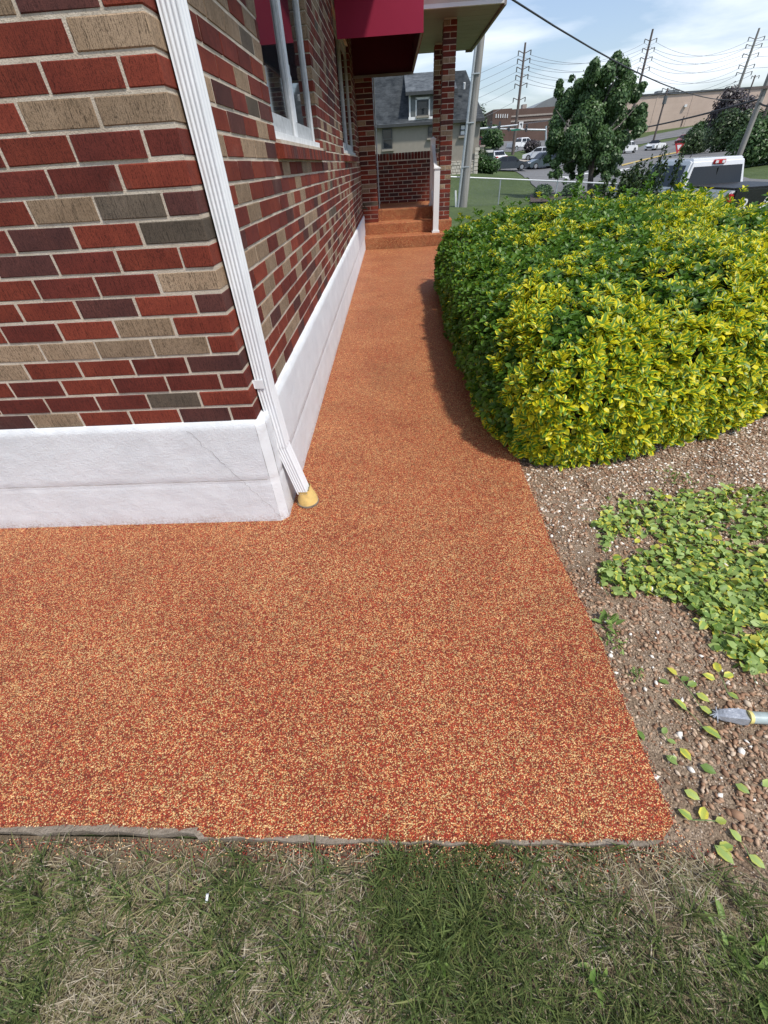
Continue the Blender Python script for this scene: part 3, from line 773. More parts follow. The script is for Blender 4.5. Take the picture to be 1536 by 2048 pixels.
for z, r, sq in ((-.003, .050, 0), (.030, .049, 0), (.045, .046, .2), (.062, .040, .6), (.080, .036, 1), (.092, .036, 1)):
    for k in range(n):
        a = 2 * math.pi * k / n; cx, cy = math.cos(a), math.sin(a); m_ = max(abs(cx), abs(cy))
        px_, py_ = cx * r, cy * r
        qx, qy = cx / m_ * .028, cy / m_ * .040
        vs.append((ax - max(0, z - .05) * .19 + px_ * (1 - sq) + qx * sq, ay + py_ * (1 - sq) + qy * sq, z))
mb.add(vs, [(j * n + k, j * n + (k + 1) % n, (j + 1) * n + (k + 1) % n, (j + 1) * n + k) for j in range(5) for k in range(n)], 'yellow_plastic', True)
ad = thing('drain_adapter', 'yellow plastic drain adapter under the end of the downspout', 'drain adapter', (ax, ay, 0)); mb.off = Vector((0, 0, 0))
mb2 = MB(ad.location); mb2.add(vs, [(j * n + k, j * n + (k + 1) % n, (j + 1) * n + (k + 1) % n, (j + 1) * n + k) for j in range(5) for k in range(n)], 'yellow_plastic', True); mb2.build('collar', ad)
mb2 = MB(ad.location); mb2.tube([(ax, ay, .001), (ax, ay, .010)], .054, 'concrete', 20); mb2.build('base_ring', ad)

# ------------------------------------------------------------------ awning
aw = thing('awning', 'burgundy fabric awning over the shaded window', 'awning', (XW, 7, 2.36))
ay0, ay1, ax1, azb = 6.98, 9.58, .405, 2.385
prof = [(XW + .01, azb), (ax1, azb), (ax1, azb + .30), (ax1 - .25, azb + .75), (XW + .01, azb + 1.0)]
mb = MB(aw.location)
mb.prism([(x, ay0, z) for x, z in prof], (0, .006, 0), 'awning'); mb.build('near_side_panel', aw)
mb = MB(aw.location); mb.prism([(x, ay1 - .006, z) for x, z in prof], (0, .006, 0), 'awning_lining'); mb.build('far_side_panel', aw)  # far panel in the dark tone, its shade painted in
mb = MB(aw.location)
for (a, b) in ((1, 2), (2, 3), (3, 4)):
    (xa, za), (xb, zb) = prof[a], prof[b]; d = Vector((xb - xa, 0, zb - za)).normalized(); nn = Vector((-d.z, 0, d.x)) * .004
    mb.prism([(xa, ay0 + .007, za), (xb, ay0 + .007, zb), (xb + nn.x, ay0 + .007, zb + nn.z), (xa + nn.x, ay0 + .007, za + nn.z)], (0, ay1 - ay0 - .014, 0), 'awning')
mb.build('canopy', aw)
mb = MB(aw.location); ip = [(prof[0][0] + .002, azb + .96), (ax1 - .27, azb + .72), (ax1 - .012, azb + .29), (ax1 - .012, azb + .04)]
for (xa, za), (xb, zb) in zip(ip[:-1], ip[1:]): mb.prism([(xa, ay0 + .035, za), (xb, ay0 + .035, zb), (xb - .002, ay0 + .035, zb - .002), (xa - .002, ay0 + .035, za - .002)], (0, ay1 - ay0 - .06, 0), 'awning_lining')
mb.build('lining', aw)  # added dark sheet under the canopy, stands in for the shade inside
mb = MB(aw.location)
mb.box((XW + .01, ay1 - .035, azb - .030), (ax1 - .005, ay1 - .008, azb + .0), 'frame_metal'); mb.box((XW + .01, ay0 + .008, azb + .004), (ax1 - .03, ay0 + .03, azb + .03), 'frame_metal'); mb.box((ax1 - .03, ay0 + .03, azb + .004), (ax1 - .006, ay1 - .04, azb + .03), 'frame_metal')
mb.build('frame', aw)

# ------------------------------------------------------------------ porch with pillars, parapet, roof
por = thing('porch', 'small brick porch with square pillars and flat white edged roof at the path end', 'porch', (.3, 10.2, 0))
PO = por.location.copy()
bm_cache = {}
def put_brick(parent, lo, hi, mt):
    size = tuple(round(hi[k] - lo[k], 3) for k in range(3)); key = (mt, size); c = Vector([(lo[k] + hi[k]) / 2 for k in range(3)])
    if key not in bm_cache:
        m1 = MB(c); m1.box(lo, hi, mt); me = m1.mesh('brick'); bm = bmesh.new(); bm.from_mesh(me)
        bmesh.ops.bevel(bm, geom=bm.edges[:], offset=.003, segments=1, affect='EDGES'); bm.to_mesh(me); bm.free(); bm_cache[key] = me
    link('brick', bm_cache[key], parent, tuple(c - PO))
def pillar(x0, y0, w, dpt, z0, z1):
    m1 = MB(PO); m1.box((x0 + .006, y0 + .006, z0 - .05), (x0 + w - .006, y0 + dpt - .006, z1), 'mortar'); pr = m1.build('pillar', por)
    k = 0; z = z0
    while z < z1 - .03:
        zt = min(z + CH - .0105, z1 - .002); g = .0095
        if k % 2 == 0:
            put_brick(pr, (x0, y0, z), (x0 + w, y0 + .1, zt), BK[pick_brick(.6)])
            put_brick(pr, (x0, y0 + .1 + g, z), (x0 + w, y0 + dpt, zt), BK[pick_brick(.6)])
        else:
            h = (w - g) / 2
            put_brick(pr, (x0, y0, z), (x0 + h, y0 + dpt, zt), BK[pick_brick(1.2)]); put_brick(pr, (x0 + h + g, y0, z), (x0 + w, y0 + dpt, zt), BK[pick_brick(1.2)])
        z += CH; k += 1
ST = [(9.66, .205), (9.93, .40), (10.25, .595)]      # riser front, top
SZ = 2.985
pillar(.895, 9.94, .212, .212, .402, SZ)
pillar(.895, 11.72, .212, .212, .60, SZ)
pillar(XW, 10.03, .29, .25, .402, SZ)
# parapet wall at the back, soldier course on top
m1 = MB(PO); m1.box((XW, 11.726, .45), (.90, 11.85, 1.42), 'mortar'); pp = m1.build('parapet', por)
for k in range(11):
    z = .60 + k * CH - .02; x = XW - (0 if k % 2 else .1035)
    while x < .89:
        a, b = max(x, XW), min(x + .1975, .89)
        if b - a > .03: put_brick(pp, (a, 11.72, z), (b, 11.80, z + CH - .0105), BK[[0, 1, 1, 2][rng.integers(4)]])
        x += BL
x = XW
while x < .85:
    put_brick(pp, (x, 11.718, 1.335), (x + .058, 11.82, 1.335 + .115), BK[[0, 1, 1, 2][rng.integers(4)]]); x += .0677
# porch roof
m1 = MB(PO)
m1.box((-.60, 9.33, SZ + .03), (1.70, 12.62, SZ + .20), 'fascia'); m1.build('roof_deck', por)
y = 9.36
while y < 12.5:
    m1 = MB(PO); m1.box((.42 if y < 9.7 else -.57, y, SZ + .001), (1.69, y + .296, SZ + .012), 'soffit'); m1.build('soffit_panel', por); y += .30
m1 = MB(PO); m1.box((XW, 9.30, SZ - .012), (1.70, 9.355, SZ + .14), 'fascia'); m1.prism([(XW, 9.30, SZ + .03), (XW, 9.25, SZ + .10), (XW, 9.25, SZ + .15), (XW, 9.30, SZ + .15)], (2.275, 0, 0), 'fascia'); m1.build('gutter', por)
m1 = MB(PO); m1.box((1.702, 9.30, SZ - .03), (1.735, 12.66, SZ + .17), 'soffit'); m1.box((1.60, 12.628, SZ - .03), (1.70, 12.66, SZ + .16), 'soffit'); m1.build('fascia', por)

# steps in the same rubber crumb
stp = thing('porch_steps', 'three orange rubber coated steps going up to the brick porch', 'steps', (.2, 9.66, 0))
pz = 0
for i, (y, z) in enumerate(ST):
    m1 = MB(stp.location); x1 = 1.16 if i < 2 else .885
    yb = ST[i + 1][0] + .02 if i < 2 else 11.73
    x0 = -.575 if i < 2 else -.285
    if i == 2: x0 = -.575
    n = 7; r = .035; pr = [(y, pz - .05 if i == 0 else pz - .01)]
    pr += [(y + r - r * math.cos(a * math.pi / 2 / n) , z - r + r * math.sin(a * math.pi / 2 / n)) for a in range(n + 1)]
    pr += [(yb, z), (yb, pz - .05 if i == 0 else pz - .01)]
    m1.prism([(x0, a, b) for a, b in pr], (x1 - x0, 0, 0), 'rubber'); m1.build('step', stp); pz = z

# white vinyl handrail
hr = thing('handrail', 'white handrail with two square posts on the porch steps', 'handrail', (.83, 9.72, .2))
def post(x, y, z0, z1, w, nm='post'):
    m1 = MB(hr.location); m1.box((x - w / 2, y - w / 2, z0), (x + w / 2, y + w / 2, z1), 'vinyl')
    m1.box((x - w / 2 - .012, y - w / 2 - .012, z1), (x + w / 2 + .012, y + w / 2 + .012, z1 + .018), 'vinyl')
    m1.add([(x - w / 2, y - w / 2, z1 + .018), (x + w / 2, y - w / 2, z1 + .018), (x + w / 2, y + w / 2, z1 + .018), (x - w / 2, y + w / 2, z1 + .018), (x, y, z1 + .045)], [(0, 1, 4), (1, 2, 4), (2, 3, 4), (3, 0, 4)], 'vinyl')
    m1.box((x - w / 2 - .02, y - w / 2 - .02, z0 - .002), (x + w / 2 + .02, y + w / 2 + .02, z0 + .03), 'vinyl')
    m1.build(nm, hr)
post(.835, 9.80, .206, 1.17, .105); post(.80, 10.42, .597, 1.585, .09)
m1 = MB(hr.location); m1.prism([(.80, 9.86, 1.03), (.86, 9.86, 1.03), (.86, 9.86, 1.12), (.80, 9.86, 1.12)], (-.03, .52, .40), 'vinyl'); m1.build('rail', hr)
m1 = MB(hr.location); m1.prism([(.805, 9.86, .38), (.855, 9.86, .38), (.855, 9.86, .43), (.805, 9.86, .43)], (-.03, .52, .40), 'vinyl'); m1.build('rail', hr)
# spigot and conduit
sp = thing('spigot', 'small dark garden spigot low on the brick wall by the porch pilaster', 'spigot', (XW, 9.75, .66))
m1 = MB(sp.location); m1.tube([(XW - .02, 9.75, .66), (XW + .07, 9.75, .66), (XW + .10, 9.75, .63)], .016, 'brass', 8); m1.build('spout', sp)
m1 = MB(sp.location); m1.tube([(XW + .05, 9.75, .67), (XW + .05, 9.75, .715)], .008, 'brass', 6); m1.tube([(XW + .05, 9.75, .71), (XW + .05, 9.75, .722)], .034, 'brass', 10); m1.build('handle', sp)
cd = MB(); cd.tube([(-.262, 10.36, .60), (-.262, 10.36, 2.98)], .012, 'galv', 8)
tag(cd.build('conduit'), 'thin grey conduit running up behind the left brick pilaster of the porch', 'conduit')

# ------------------------------------------------------------------ hedge
def catmull(P, k):
    P = [Vector(p) for p in P]; n = len(P); o = []
    for i in range(n):
        a, b, c, d = P[i - 1], P[i], P[(i + 1) % n], P[(i + 2) % n]
        for j in range(k):
            t = j / k; o.append(.5 * ((2 * b) + (c - a) * t + (2 * a - 5 * b + 4 * c - d) * t * t + (3 * b - a - 3 * c + d) * t ** 3))
    return o
HO = catmull([(.62, 1.98), (.84, 1.86), (1.25, 1.92), (1.7, 2.08), (2.3, 2.33), (3.2, 2.75), (4.2, 3.4), (4.6, 4.4), (4.3, 5.8), (3.4, 6.5), (2.2, 6.7), (1.3, 6.75), (.78, 6.6), (.56, 6.1), (.49, 4.6), (.475, 3.4), (.49, 2.55)], 6)
HC = Vector((2.2, 4.4))
def hheight(x, y):
    t = min(1, max(0, (x - .45) / 1.5)); t = t * t * (3 - 2 * t)
    return .64 + .145 * t - .15 * min(1, max(0, (x - 3.0) / .7)) * min(1, max(0, (y - 3.2) / 1.5)) + .07 * math.exp(-((x - 2.75) / .8) ** 2 - ((y - 5.2) / 1.3) ** 2) + .05 * mnoise.noise(Vector((x * 1.3, y * 1.3, 0))) + .03 * mnoise.noise(Vector((x * 3.7, y * 3.7, 4)))
HP = [(.07, 0.0), (.04, .10), (.02, .22), (.0, .38), (.015, .55), (.05, .70), (.12, .84), (.22, .93), (.36, .975), (.55, .99), (.80, 1.0), (1.15, 1.0), (1.6, 1.0)]
rings = []
for ins, zf in HP:
    rg = []
    for i, p in enumerate(HO):
        tgt = Vector((min(max(p.x, 1.45), 3.3), min(max(p.y, 3.0), 5.4)))
        dd = tgt - p; nn = dd.normalized(); L = dd.length
        q = p + nn * min(ins, L * .9)
        if ins >= .5: q = p + dd * (.45 + (ins - .5) * .35) + (HC - p) * (ins - .5) * .25
        z = hheight(q.x, q.y) * zf
        lump = .05 * mnoise.noise(Vector((q.x * 4.5, q.y * 4.5, z * 5))) + .028 * mnoise.noise(Vector((q.x * 11, q.y * 11, z * 11)))
        rg.append(Vector((q.x - nn.x * lump * (1 if ins < .3 else 0), q.y - nn.y * lump * (1 if ins < .3 else 0), z + (lump if ins >= .12 else 0))))
    rings.append(rg)
nH = len(HO); hv = [v for r in rings for v in r] + [Vector((HC.x, HC.y, hheight(*HC)))]
hf = []
for j in range(len(rings) - 1):
    for i in range(nH):
        a, b, c, d = j * nH + i, j * nH + (i + 1) % nH, (j + 1) * nH + (i + 1) % nH, (j + 1) * nH + i
        hf += [(a, b, c), (a, c, d)]
for i in range(nH): hf.append(((len(rings) - 1) * nH + i, (len(rings) - 1) * nH + (i + 1) % nH, len(hv) - 1))
HV = np.array(hv); HF = np.array(hf)
fn = np.cross(HV[HF[:, 1]] - HV[HF[:, 0]], HV[HF[:, 2]] - HV[HF[:, 0]]); fa = np.linalg.norm(fn, axis=1); fn /= fa[:, None] + 1e-12
fc = HV[HF].mean(1)
if (fn[:, 2] * fa).sum() < 0: fn = -fn
topf = np.arange(len(HF)) >= 7 * nH * 2
fn = np.where((topf & (fn[:, 2] < 0))[:, None], -fn, fn)
hed = thing('hedge', 'large rounded green and yellow variegated hedge on the right of the path', 'hedge', (2.2, 4.4, -.03))
HOFF = np.array(hed.location)
core = MB(hed.location); vn = np.zeros_like(HV)
for k in range(3): np.add.at(vn, HF[:, k], fn * fa[:, None])
vn /= np.linalg.norm(vn, axis=1, keepdims=True) + 1e-9
core.add([Vector(v - n_ * .10) for v, n_ in zip(HV, vn)], [tuple(f) for f in hf], 'twig', True); core.build('twig_core', hed)
# shoots: density falls with distance
dist = np.linalg.norm(fc - np.array([0, 0, EYE]), axis=1); vis = ((np.array([0, 0, EYE]) - fc) * fn).sum(1) > -.15 * dist
dens = np.where(vis, np.clip(1150 * (2.2 / dist) ** .85, 260, 1150), 90)
nsh = int((fa / 2 * dens).sum()); pick = rng.choice(len(HF), nsh, p=(fa * dens) / (fa * dens).sum())
u = rng.random((nsh, 2)); su = np.sqrt(u[:, :1])
sp_ = HV[HF[pick, 0]] * (1 - su) + HV[HF[pick, 1]] * su * (1 - u[:, 1:]) + HV[HF[pick, 2]] * su * u[:, 1:]
sn = fn[pick]
def vnoise(P, s, seed):
    return np.array([mnoise.noise(Vector((p[0] * s + seed, p[1] * s, p[2] * s))) for p in P])
yel = vnoise(sp_, 3.0, 3) * .80 + vnoise(sp_, 9, 8) * .6 + rng.normal(0, .13, nsh)
bias = .0 + .50 * np.clip((-sn[:, 1] - .1), 0, 1) + .18 * np.clip((1.0 - sp_[:, 2] / .8), 0, 1) - .95 * np.clip(-sn[:, 0] - .25, 0, 1) * np.clip((sp_[:, 1] - 2.1) * 2, 0, 1) - .55 * np.clip((1.15 - sp_[:, 0]) / .5, 0, 1) * np.clip((sp_[:, 1] - 2.7) / .6, 0, 1)
bias += -.20 * np.clip((sn[:, 2] - .75) * 4, 0, 1) * np.clip((sp_[:, 1] - 2.4), 0, 1) + .10 * np.clip((sp_[:, 0] - 1.4), 0, 1) - .30 * np.clip((sp_[:, 0] - 2.25) * 2, 0, 1) * (sn[:, 1] < -.3)
yv = yel + bias > .10
grow = np.where(yv, .012, -.008) + rng.normal(0, .013, nsh)
tops = (sn[:, 2] > .7) & (rng.random(nsh) < .07) ; grow[tops] += rng.uniform(.03, .13, tops.sum()) * np.clip(sp_[tops, 1] / 4, .5, 1.2)
axis = sn * .75 + np.array([0, 0, .55]) + unit(nsh) * .38; axis /= np.linalg.norm(axis, axis=1, keepdims=True)
sp_ = sp_ + sn * grow[:, None]
far = np.linalg.norm(sp_ - np.array([0, 0, EYE]), axis=1)
P_, D_, N_, T_, L_ = [], [], [], [], []
for k in range(8):
    keep = (rng.random(nsh) < (1.0 if k < 5 else .55)) & ((far < 4.2) | (k < 6))
    idx = np.nonzero(keep)[0]; n = len(idx); ang = k * 2.4 + rng.uniform(0, .8, n) + idx * 1.7
    ax_ = axis[idx]; ref = np.where(np.abs(ax_[:, 2:]) < .9, np.array([[0, 0, 1.]]), np.array([[1., 0, 0]]))
    e1 = np.cross(ax_, ref); e1 /= np.linalg.norm(e1, axis=1, keepdims=True); e2 = np.cross(ax_, e1)
    rad = np.cos(ang)[:, None] * e1 + np.sin(ang)[:, None] * e2
    up = (.95 if k < 2 else .55 if k < 5 else .15) + rng.normal(0, .18, n)
    d = rad + ax_ * up[:, None]
    down = np.where(k < 2, .0, -.012 * (k // 2)); base = sp_[idx] + ax_ * (down + rng.normal(0, .003, n))[:, None] + rad * .004
    nm = ax_ * 1.0 - rad * up[:, None] * .6 + unit(n) * .28
    P_.append(base); D_.append(d); N_.append(nm)
    yy = yv[idx]; g_ = np.where(yy, rng.uniform(.65, 1.0, n), np.where(rng.random(n) < .08, .6, 0.0)); b_ = np.where(yy & (rng.random(n) < .16), rng.uniform(.4, .9, n), 0)
    T_.append(np.stack([rng.random(n), g_, b_], 1)); L_.append(rng.uniform(.034, .055, n) * np.where(k < 2, .75, 1.0) * (1 + .22 * np.clip((far[idx] - 3) / 3, 0, 1)))
P_ = np.concatenate(P_); D_ = np.concatenate(D_); N_ = np.concatenate(N_); T_ = np.concatenate(T_); L_ = np.concatenate(L_)
Rm = frames(D_, N_) * L_[:, None, None]
# nearest visible leaves: single parts
scr = np.full(len(P_), 1e9); cd_ = np.linalg.norm(P_ - np.array([0, 0, EYE]), axis=1)
facing = (Rm[:, :, 2] / L_[:, None] * (np.array([0, 0, EYE]) - P_)).sum(1) / cd_
score = L_ / cd_ * np.clip(facing, 0, 1) * (P_[:, 1] < 2.6) * (P_[:, 2] > .08)
best = np.argsort(-score)[:2600]; best = best[rng.permutation(len(best))[:290]]
mask = np.ones(len(P_), bool); mask[best] = False
me = inst_mesh('foliage', LEAF_V, LEAF_F, Rm[mask], P_[mask] - HOFF, 'hedge_leaf', T_[mask], LEAF_UV)
o = link('foliage', me, hed); o['kind'] = 'stuff'
leafvar = {}
for i in best:
    key = (round(T_[i, 0] * 4), round(T_[i, 1] * 2), 1 if T_[i, 2] > .3 else 0)
    if key not in leafvar: leafvar[key] = inst_mesh('leaf', LEAF_V, LEAF_F, np.eye(3)[None], np.zeros((1, 3)), 'hedge_leaf', np.array([[key[0] / 4, key[1] / 2, key[2] * .7]]), LEAF_UV)
    ob = link('leaf', leafvar[key], hed)
    mt_ = Matrix([[*Rm[i][r_], P_[i][r_] - HOFF[r_]] for r_ in range(3)] + [[0, 0, 0, 1]]); ob.matrix_local = mt_

# ------------------------------------------------------------------ generic foliage for shrubs and trees
def foliage(name, parent, off, centres, n, size, mat, droop=.2, shell=.55, tint=(0, 1), kind_stuff=True, aspect=1.0):
    cs = np.array([c[:3] for c in centres], float); rs = np.array([c[3:6] if len(c) >= 6 else (c[3],) * 3 for c in centres], float)
    vol = rs.prod(1) ** (2 / 3); pk = rng.choice(len(cs), n, p=vol / vol.sum())
    dr = unit(n); rr = (shell + (1 - shell) * rng.random(n) ** .6) * np.where(rng.random(n) < .12, rng.uniform(1.0, 1.32, n), 1.0)
    p = cs[pk] + dr * rs[pk] * rr[:, None]
    nm = dr + np.array([0, 0, .6]) + unit(n) * .7
    d = np.cross(nm, unit(n)) + np.array([0, 0, -droop])
    Lg = size * rng.uniform(.6, 1.3, n); R_ = frames(d, nm) * Lg[:, None, None]
    tn = np.stack([rng.uniform(*tint, n), np.zeros(n), np.zeros(n)], 1)
    bv = np.array([(0, 0, 0), (-.32 * aspect, .45, .08), (0, 1, -.05), (.32 * aspect, .45, .08)])
    me = inst_mesh(name, bv, [(0, 3, 2, 1)], R_, p - np.array(off), mat, tn, [(.5, 0), (0, .5), (.5, 1), (1, .5)])
    o = link(name, me, parent)
    if kind_stuff: o['kind'] = 'stuff'
    return o
def bush(name, label, c, r, n, size, mat, group=None, h=None, cat='shrub'):
    base = on(c); t_ = thing(name, label, cat, base, 0, group); h = h or r
    cl = [(base.x, base.y, base.z + h * .85, r * .8, r * .8, h * .8)]
    for k in range(9):
        a = random.uniform(0, 6.28); q = random.uniform(.2, .5) * r; cl.append((base.x + q * math.cos(a), base.y + q * math.sin(a), base.z + h * random.uniform(.5, 1.15), r * .5, r * .5, h * .5))
    foliage('foliage', t_, base, cl, n, size, mat, .0, .7)
    m1 = MB(base)
    for k in range(4): m1.tube([base + Vector((random.uniform(-.1, .1), random.uniform(-.1, .1), -.05)), base + Vector((random.uniform(-.5, .5) * r, random.uniform(-.5, .5) * r, h * 1.1))], .02, 'twig', 5)
    m1.build('stems', t_); return t_

# upright dark shrub standing behind the hedge
b0 = Vector((3.45, 7.2, -.25))
sh = thing('upright_shrub', 'dark upright shrub rising behind the hedge in front of the white pickup', 'shrub', b0)
cl = []; m1 = MB(b0)
for k in range(52):
    x = b0.x + random.uniform(-1.05, .42); y = b0.y + random.uniform(-.3, .3); f = max(0, 1 - abs(x - b0.x - .25) / 1.0); hgt = .95 + .62 * f * random.uniform(.5, 1)
    for j in range(5): cl.append((x, y, b0.z + hgt * (.55 + .45 * j / 4), .085 - .012 * j, .085 - .012 * j, .12))
    m1.tube([(x, y, b0.z), (x, y, b0.z + hgt)], .006, 'twig', 5)
m1.build('stems', sh); foliage('foliage', sh, b0, cl, 22000, .042, 'dark_leaf', -.5, .2)
# tall shoots at the hedge's right top
tk = MB(hed.location); sv = []
for (x, y) in ((3.55, 5.6), (4.05, 5.5), (3.2, 5.9), (4.35, 5.0), (2.9, 6.0), (2.2, 6.3), (4.5, 4.6)):
    z0 = hheight(x, y); h_ = random.uniform(.12, .24); tk.tube([(x, y, z0 - .1), (x + .02, y, z0 + h_)], .004, 'twig', 5)
    sv += [(x + .02 * j / 5, y, z0 + h_ * j / 5, .05 - .004 * j) for j in range(6)]
tk.build('shoots', hed); foliage('foliage', hed, hed.location, sv, 520, .05, 'hedge_leaf', -.3, .3)

# ------------------------------------------------------------------ pebbles, cut leaves, weeds, tool on the gravel bed
ICO = None
bm = bmesh.new(); bmesh.ops.create_icosphere(bm, subdivisions=1, radius=1.0); ICO_V = np.array([v.co[:] for v in bm.verts]); ICO_F = np.array([[v.index for v in f.verts] for f in bm.faces]); bm.free()
def pebble_T(n, smin, smax, pw=2.0):
    s = smin + (smax - smin) * rng.random(n) ** pw
    q = unit(n); R_ = frames(np.stack([q[:, 0], q[:, 1], q[:, 2] * .25], 1), np.tile([0, 0, 1.], (n, 1)) + unit(n) * .25)
    sc = np.stack([s * rng.uniform(.6, .95, n), s * rng.uniform(.8, 1.25, n), s * rng.uniform(.4, .65, n)], 1)
    return R_ * sc[:, None, :], s
def in_bed(n):
    out_ = []
    while len(out_) < n:
        x, y = rng.uniform(.66, 2.9), rng.uniform(.12, 2.6)
        if x > 1.15 + .75 * y + .25: continue
        if y > 1.9 + .25 * max(0, x - 1.0) + .15: continue
        if y < .30 - .16 * max(0, x - .66) + rng.normal(0, .05): continue
        out_.append((x, y))
    return np.array(out_)
STONE_V = ICO_V * (1 + np.random.default_rng(3).normal(0, .17, (len(ICO_V), 1)))
n = 15000; xy = in_bed(n); Tn, s_ = pebble_T(n, .0022, .0105, 2.6)
zz = np.array([gz(a, b) for a, b in xy]); tn = rng.random(n)
white = (rng.random(n) < .04); tn = np.where(white, rng.uniform(.85, 1, n), tn * .80 * np.where(xy[:, 1] > 1.35, 1.12, .92))
me = inst_mesh('gravel', STONE_V, ICO_F, Tn, np.column_stack([xy, zz + s_ * .22]), 'pebble', np.stack([tn, tn, tn], 1), None, False)
tag(link('gravel', me), 'small brown and white gravel spread over the bare soil bed', 'gravel', kind='stuff')
n = 19000; xy = in_bed(n * 3); dn = np.array([mnoise.noise(Vector((a * 2.2, b * 2.2, 6))) for a, b in xy])
pw_ = np.clip(.42 + dn * .8 + np.clip((xy[:, 0] - .72) * .9, -.3, .55) + .25 * (xy[:, 1] > 1.3), .03, 1); xy = xy[rng.random(len(xy)) < pw_][:n]; n = len(xy)
Tn, s_ = pebble_T(n, .0034, .0105, 1.8); zz = np.array([gz(a, b) for a, b in xy]); up_w = xy[:, 1] > 1.25
tn = np.where(rng.random(n) < np.where(up_w, .12, .03), rng.uniform(.82, 1, n), rng.uniform(0, .72, n) * np.where(up_w, 1.1, .95))
me = inst_mesh('coarse_gravel', STONE_V, ICO_F, Tn, np.column_stack([xy, zz + s_ * .25]), 'pebble', np.stack([tn] * 3, 1), None, False)
tag(link('coarse_gravel', me), 'coarser brown gravel stones packed over the soil bed', 'gravel', kind='stuff')
def sglpeb(px_, py_, s, tone, label, group=None):
    p = PZ(px_, py_, -.028); T1, _ = pebble_T(1, s * .85, s * .9)
    bv = ICO_V * (1 + .14 * rng.normal(size=(len(ICO_V), 1)))
    me = inst_mesh('pebble', bv, ICO_F, T1, np.zeros((1, 3)), 'pebble', np.array([[tone] * 3]), None, True)
    o = link('pebble', me, None, (p.x, p.y, gz(p.x, p.y) + s * .3)); tag(o, label, 'pebble', group); return o
sglpeb(1220, 1312, .013, 1.0, 'round white pebble lying right beside the path edge below a weed', 'single larger pebbles on the soil bed')
sglpeb(1361, 1470, .012, .97, 'smooth white pebble lying left of the grey tool among fallen leaves', 'single larger pebbles on the soil bed')
sglpeb(1409, 1487, .013, .62, 'pinkish flat pebble just below the tip of the grey tool', 'single larger pebbles on the soil bed')
sglpeb(1482, 1503, .014, .9, 'pale angular pebble below the pipe of the grey tool', 'single larger pebbles on the soil bed')
sglpeb(1470, 1630, .020, .28, 'flat rust brown stone at the edge of the grass', 'single larger pebbles on the soil bed')
sglpeb(1055, 950, .013, 1.0, 'white pebble at the path edge closest to the hedge', 'single larger pebbles on the soil bed')
sglpeb(1103, 1073, .012, 1.0, 'white pebble at the path edge left of the cut leaves', 'single larger pebbles on the soil bed')
sglpeb(1140, 1095, .016, .6, 'tan oval pebble left of the heap of cut leaves', 'single larger pebbles on the soil bed')
sglpeb(1312, 1366, .012, .97, 'white pebble above left of the yellow tipped sprig', 'single larger pebbles on the soil bed')
sglpeb(1302, 1180, .015, 1.0, 'largest white pebble at the lower left of the cut leaves', 'single larger pebbles on the soil bed')
sglpeb(1495, 1408, .017, .74, 'pale streaked oblong stone above the grey pipe', 'single larger pebbles on the soil bed')
sglpeb(1390, 880, .014, .95, 'white pebble in front of the middle of the hedge', 'single larger pebbles on the soil bed')
sglpeb(1398, 1305, .016, .15, 'dark maroon pebble below the heap of cut leaves', 'single larger pebbles on the soil bed')

# heap of cut leaves
def inpoly(x, y, poly):
    c = False; j = len(poly) - 1
    for i in range(len(poly)):
        if (poly[i][1] > y) != (poly[j][1] > y) and x < (poly[j][0] - poly[i][0]) * (y - poly[i][1]) / (poly[j][1] - poly[i][1]) + poly[i][0]: c = not c
        j = i
    return c
heap = [(1188, 1045), (1240, 995), (1320, 1000), (1400, 985), (1470, 975), (1620, 985), (1620, 1345), (1500, 1345), (1470, 1320), (1420, 1285), (1395, 1230), (1350, 1200), (1290, 1180), (1235, 1190), (1190, 1160), (1200, 1140), (1260, 1120), (1290, 1105), (1230, 1095), (1195, 1080)]
pts = []
while len(pts) < 4000:
    a, b = rng.uniform(1185, 1620), rng.uniform(975, 1345)
    e = 26 * mnoise.noise(Vector((a * .03, b * .03, 4))) + 14 * mnoise.noise(Vector((a * .09, b * .09, 4)))
    if inpoly(a + e, b + e, heap) and mnoise.noise(Vector((a * .012, b * .017, 1))) > -.34: pts.append(PZ(a, b, -.02))
n = len(pts); pos = np.array(pts); lay = rng.random(n) ** 1.5; pos[:, 2] = np.array([gz(p[0], p[1]) for p in pos]) + .003 + lay * .030
d = np.column_stack([rng.normal(size=(n, 2)), rng.normal(0, .38, n)]); nm = np.tile([0, 0, 1.], (n, 1)) + unit(n) * .75
Lg = rng.uniform(.013, .040, n); dist_r = np.clip((pos[:, 0] - .9) / 1.2, 0, 1)
tn = np.stack([rng.random(n), np.where(rng.random(n) < .36, rng.uniform(.3, 1.0, n), 0), np.where(rng.random(n) < .09, .8, 0)], 1)
me = inst_mesh('cut_leaves', np.array(LEAF_V) * np.array([1.25, 1, 1]), LEAF_F, frames(d, nm) * Lg[:, None, None], pos, 'cut_leaf', tn, LEAF_UV)
tag(link('cut_leaves', me), 'heap of cut green leaves spread on the soil bed right of the path', 'leaf heap', kind='stuff')
st = MB()
for k in range(150):
    p = pts[rng.integers(n)]; a = rng.uniform(0, 6.28); l = rng.uniform(.04, .12); z = gz(p.x, p.y) + .012 + rng.uniform(0, .012)
    st.tube([(p.x, p.y, z), (p.x + l * .5 * math.cos(a), p.y + l * .5 * math.sin(a), z + .006), (p.x + l * math.cos(a + .3), p.y + l * math.sin(a + .3), z)], .0011, 'stem_green' if 'stem_green' in M else 'hedge_leaf', 4)
M['stem_green'] = simple('green_stem', (.16, .24, .08), .6)
st.mats = ['stem_green']; tag(st.build('cut_stems'), 'thin green cut stems lying among the heap of cut leaves', 'stems', kind='stuff')
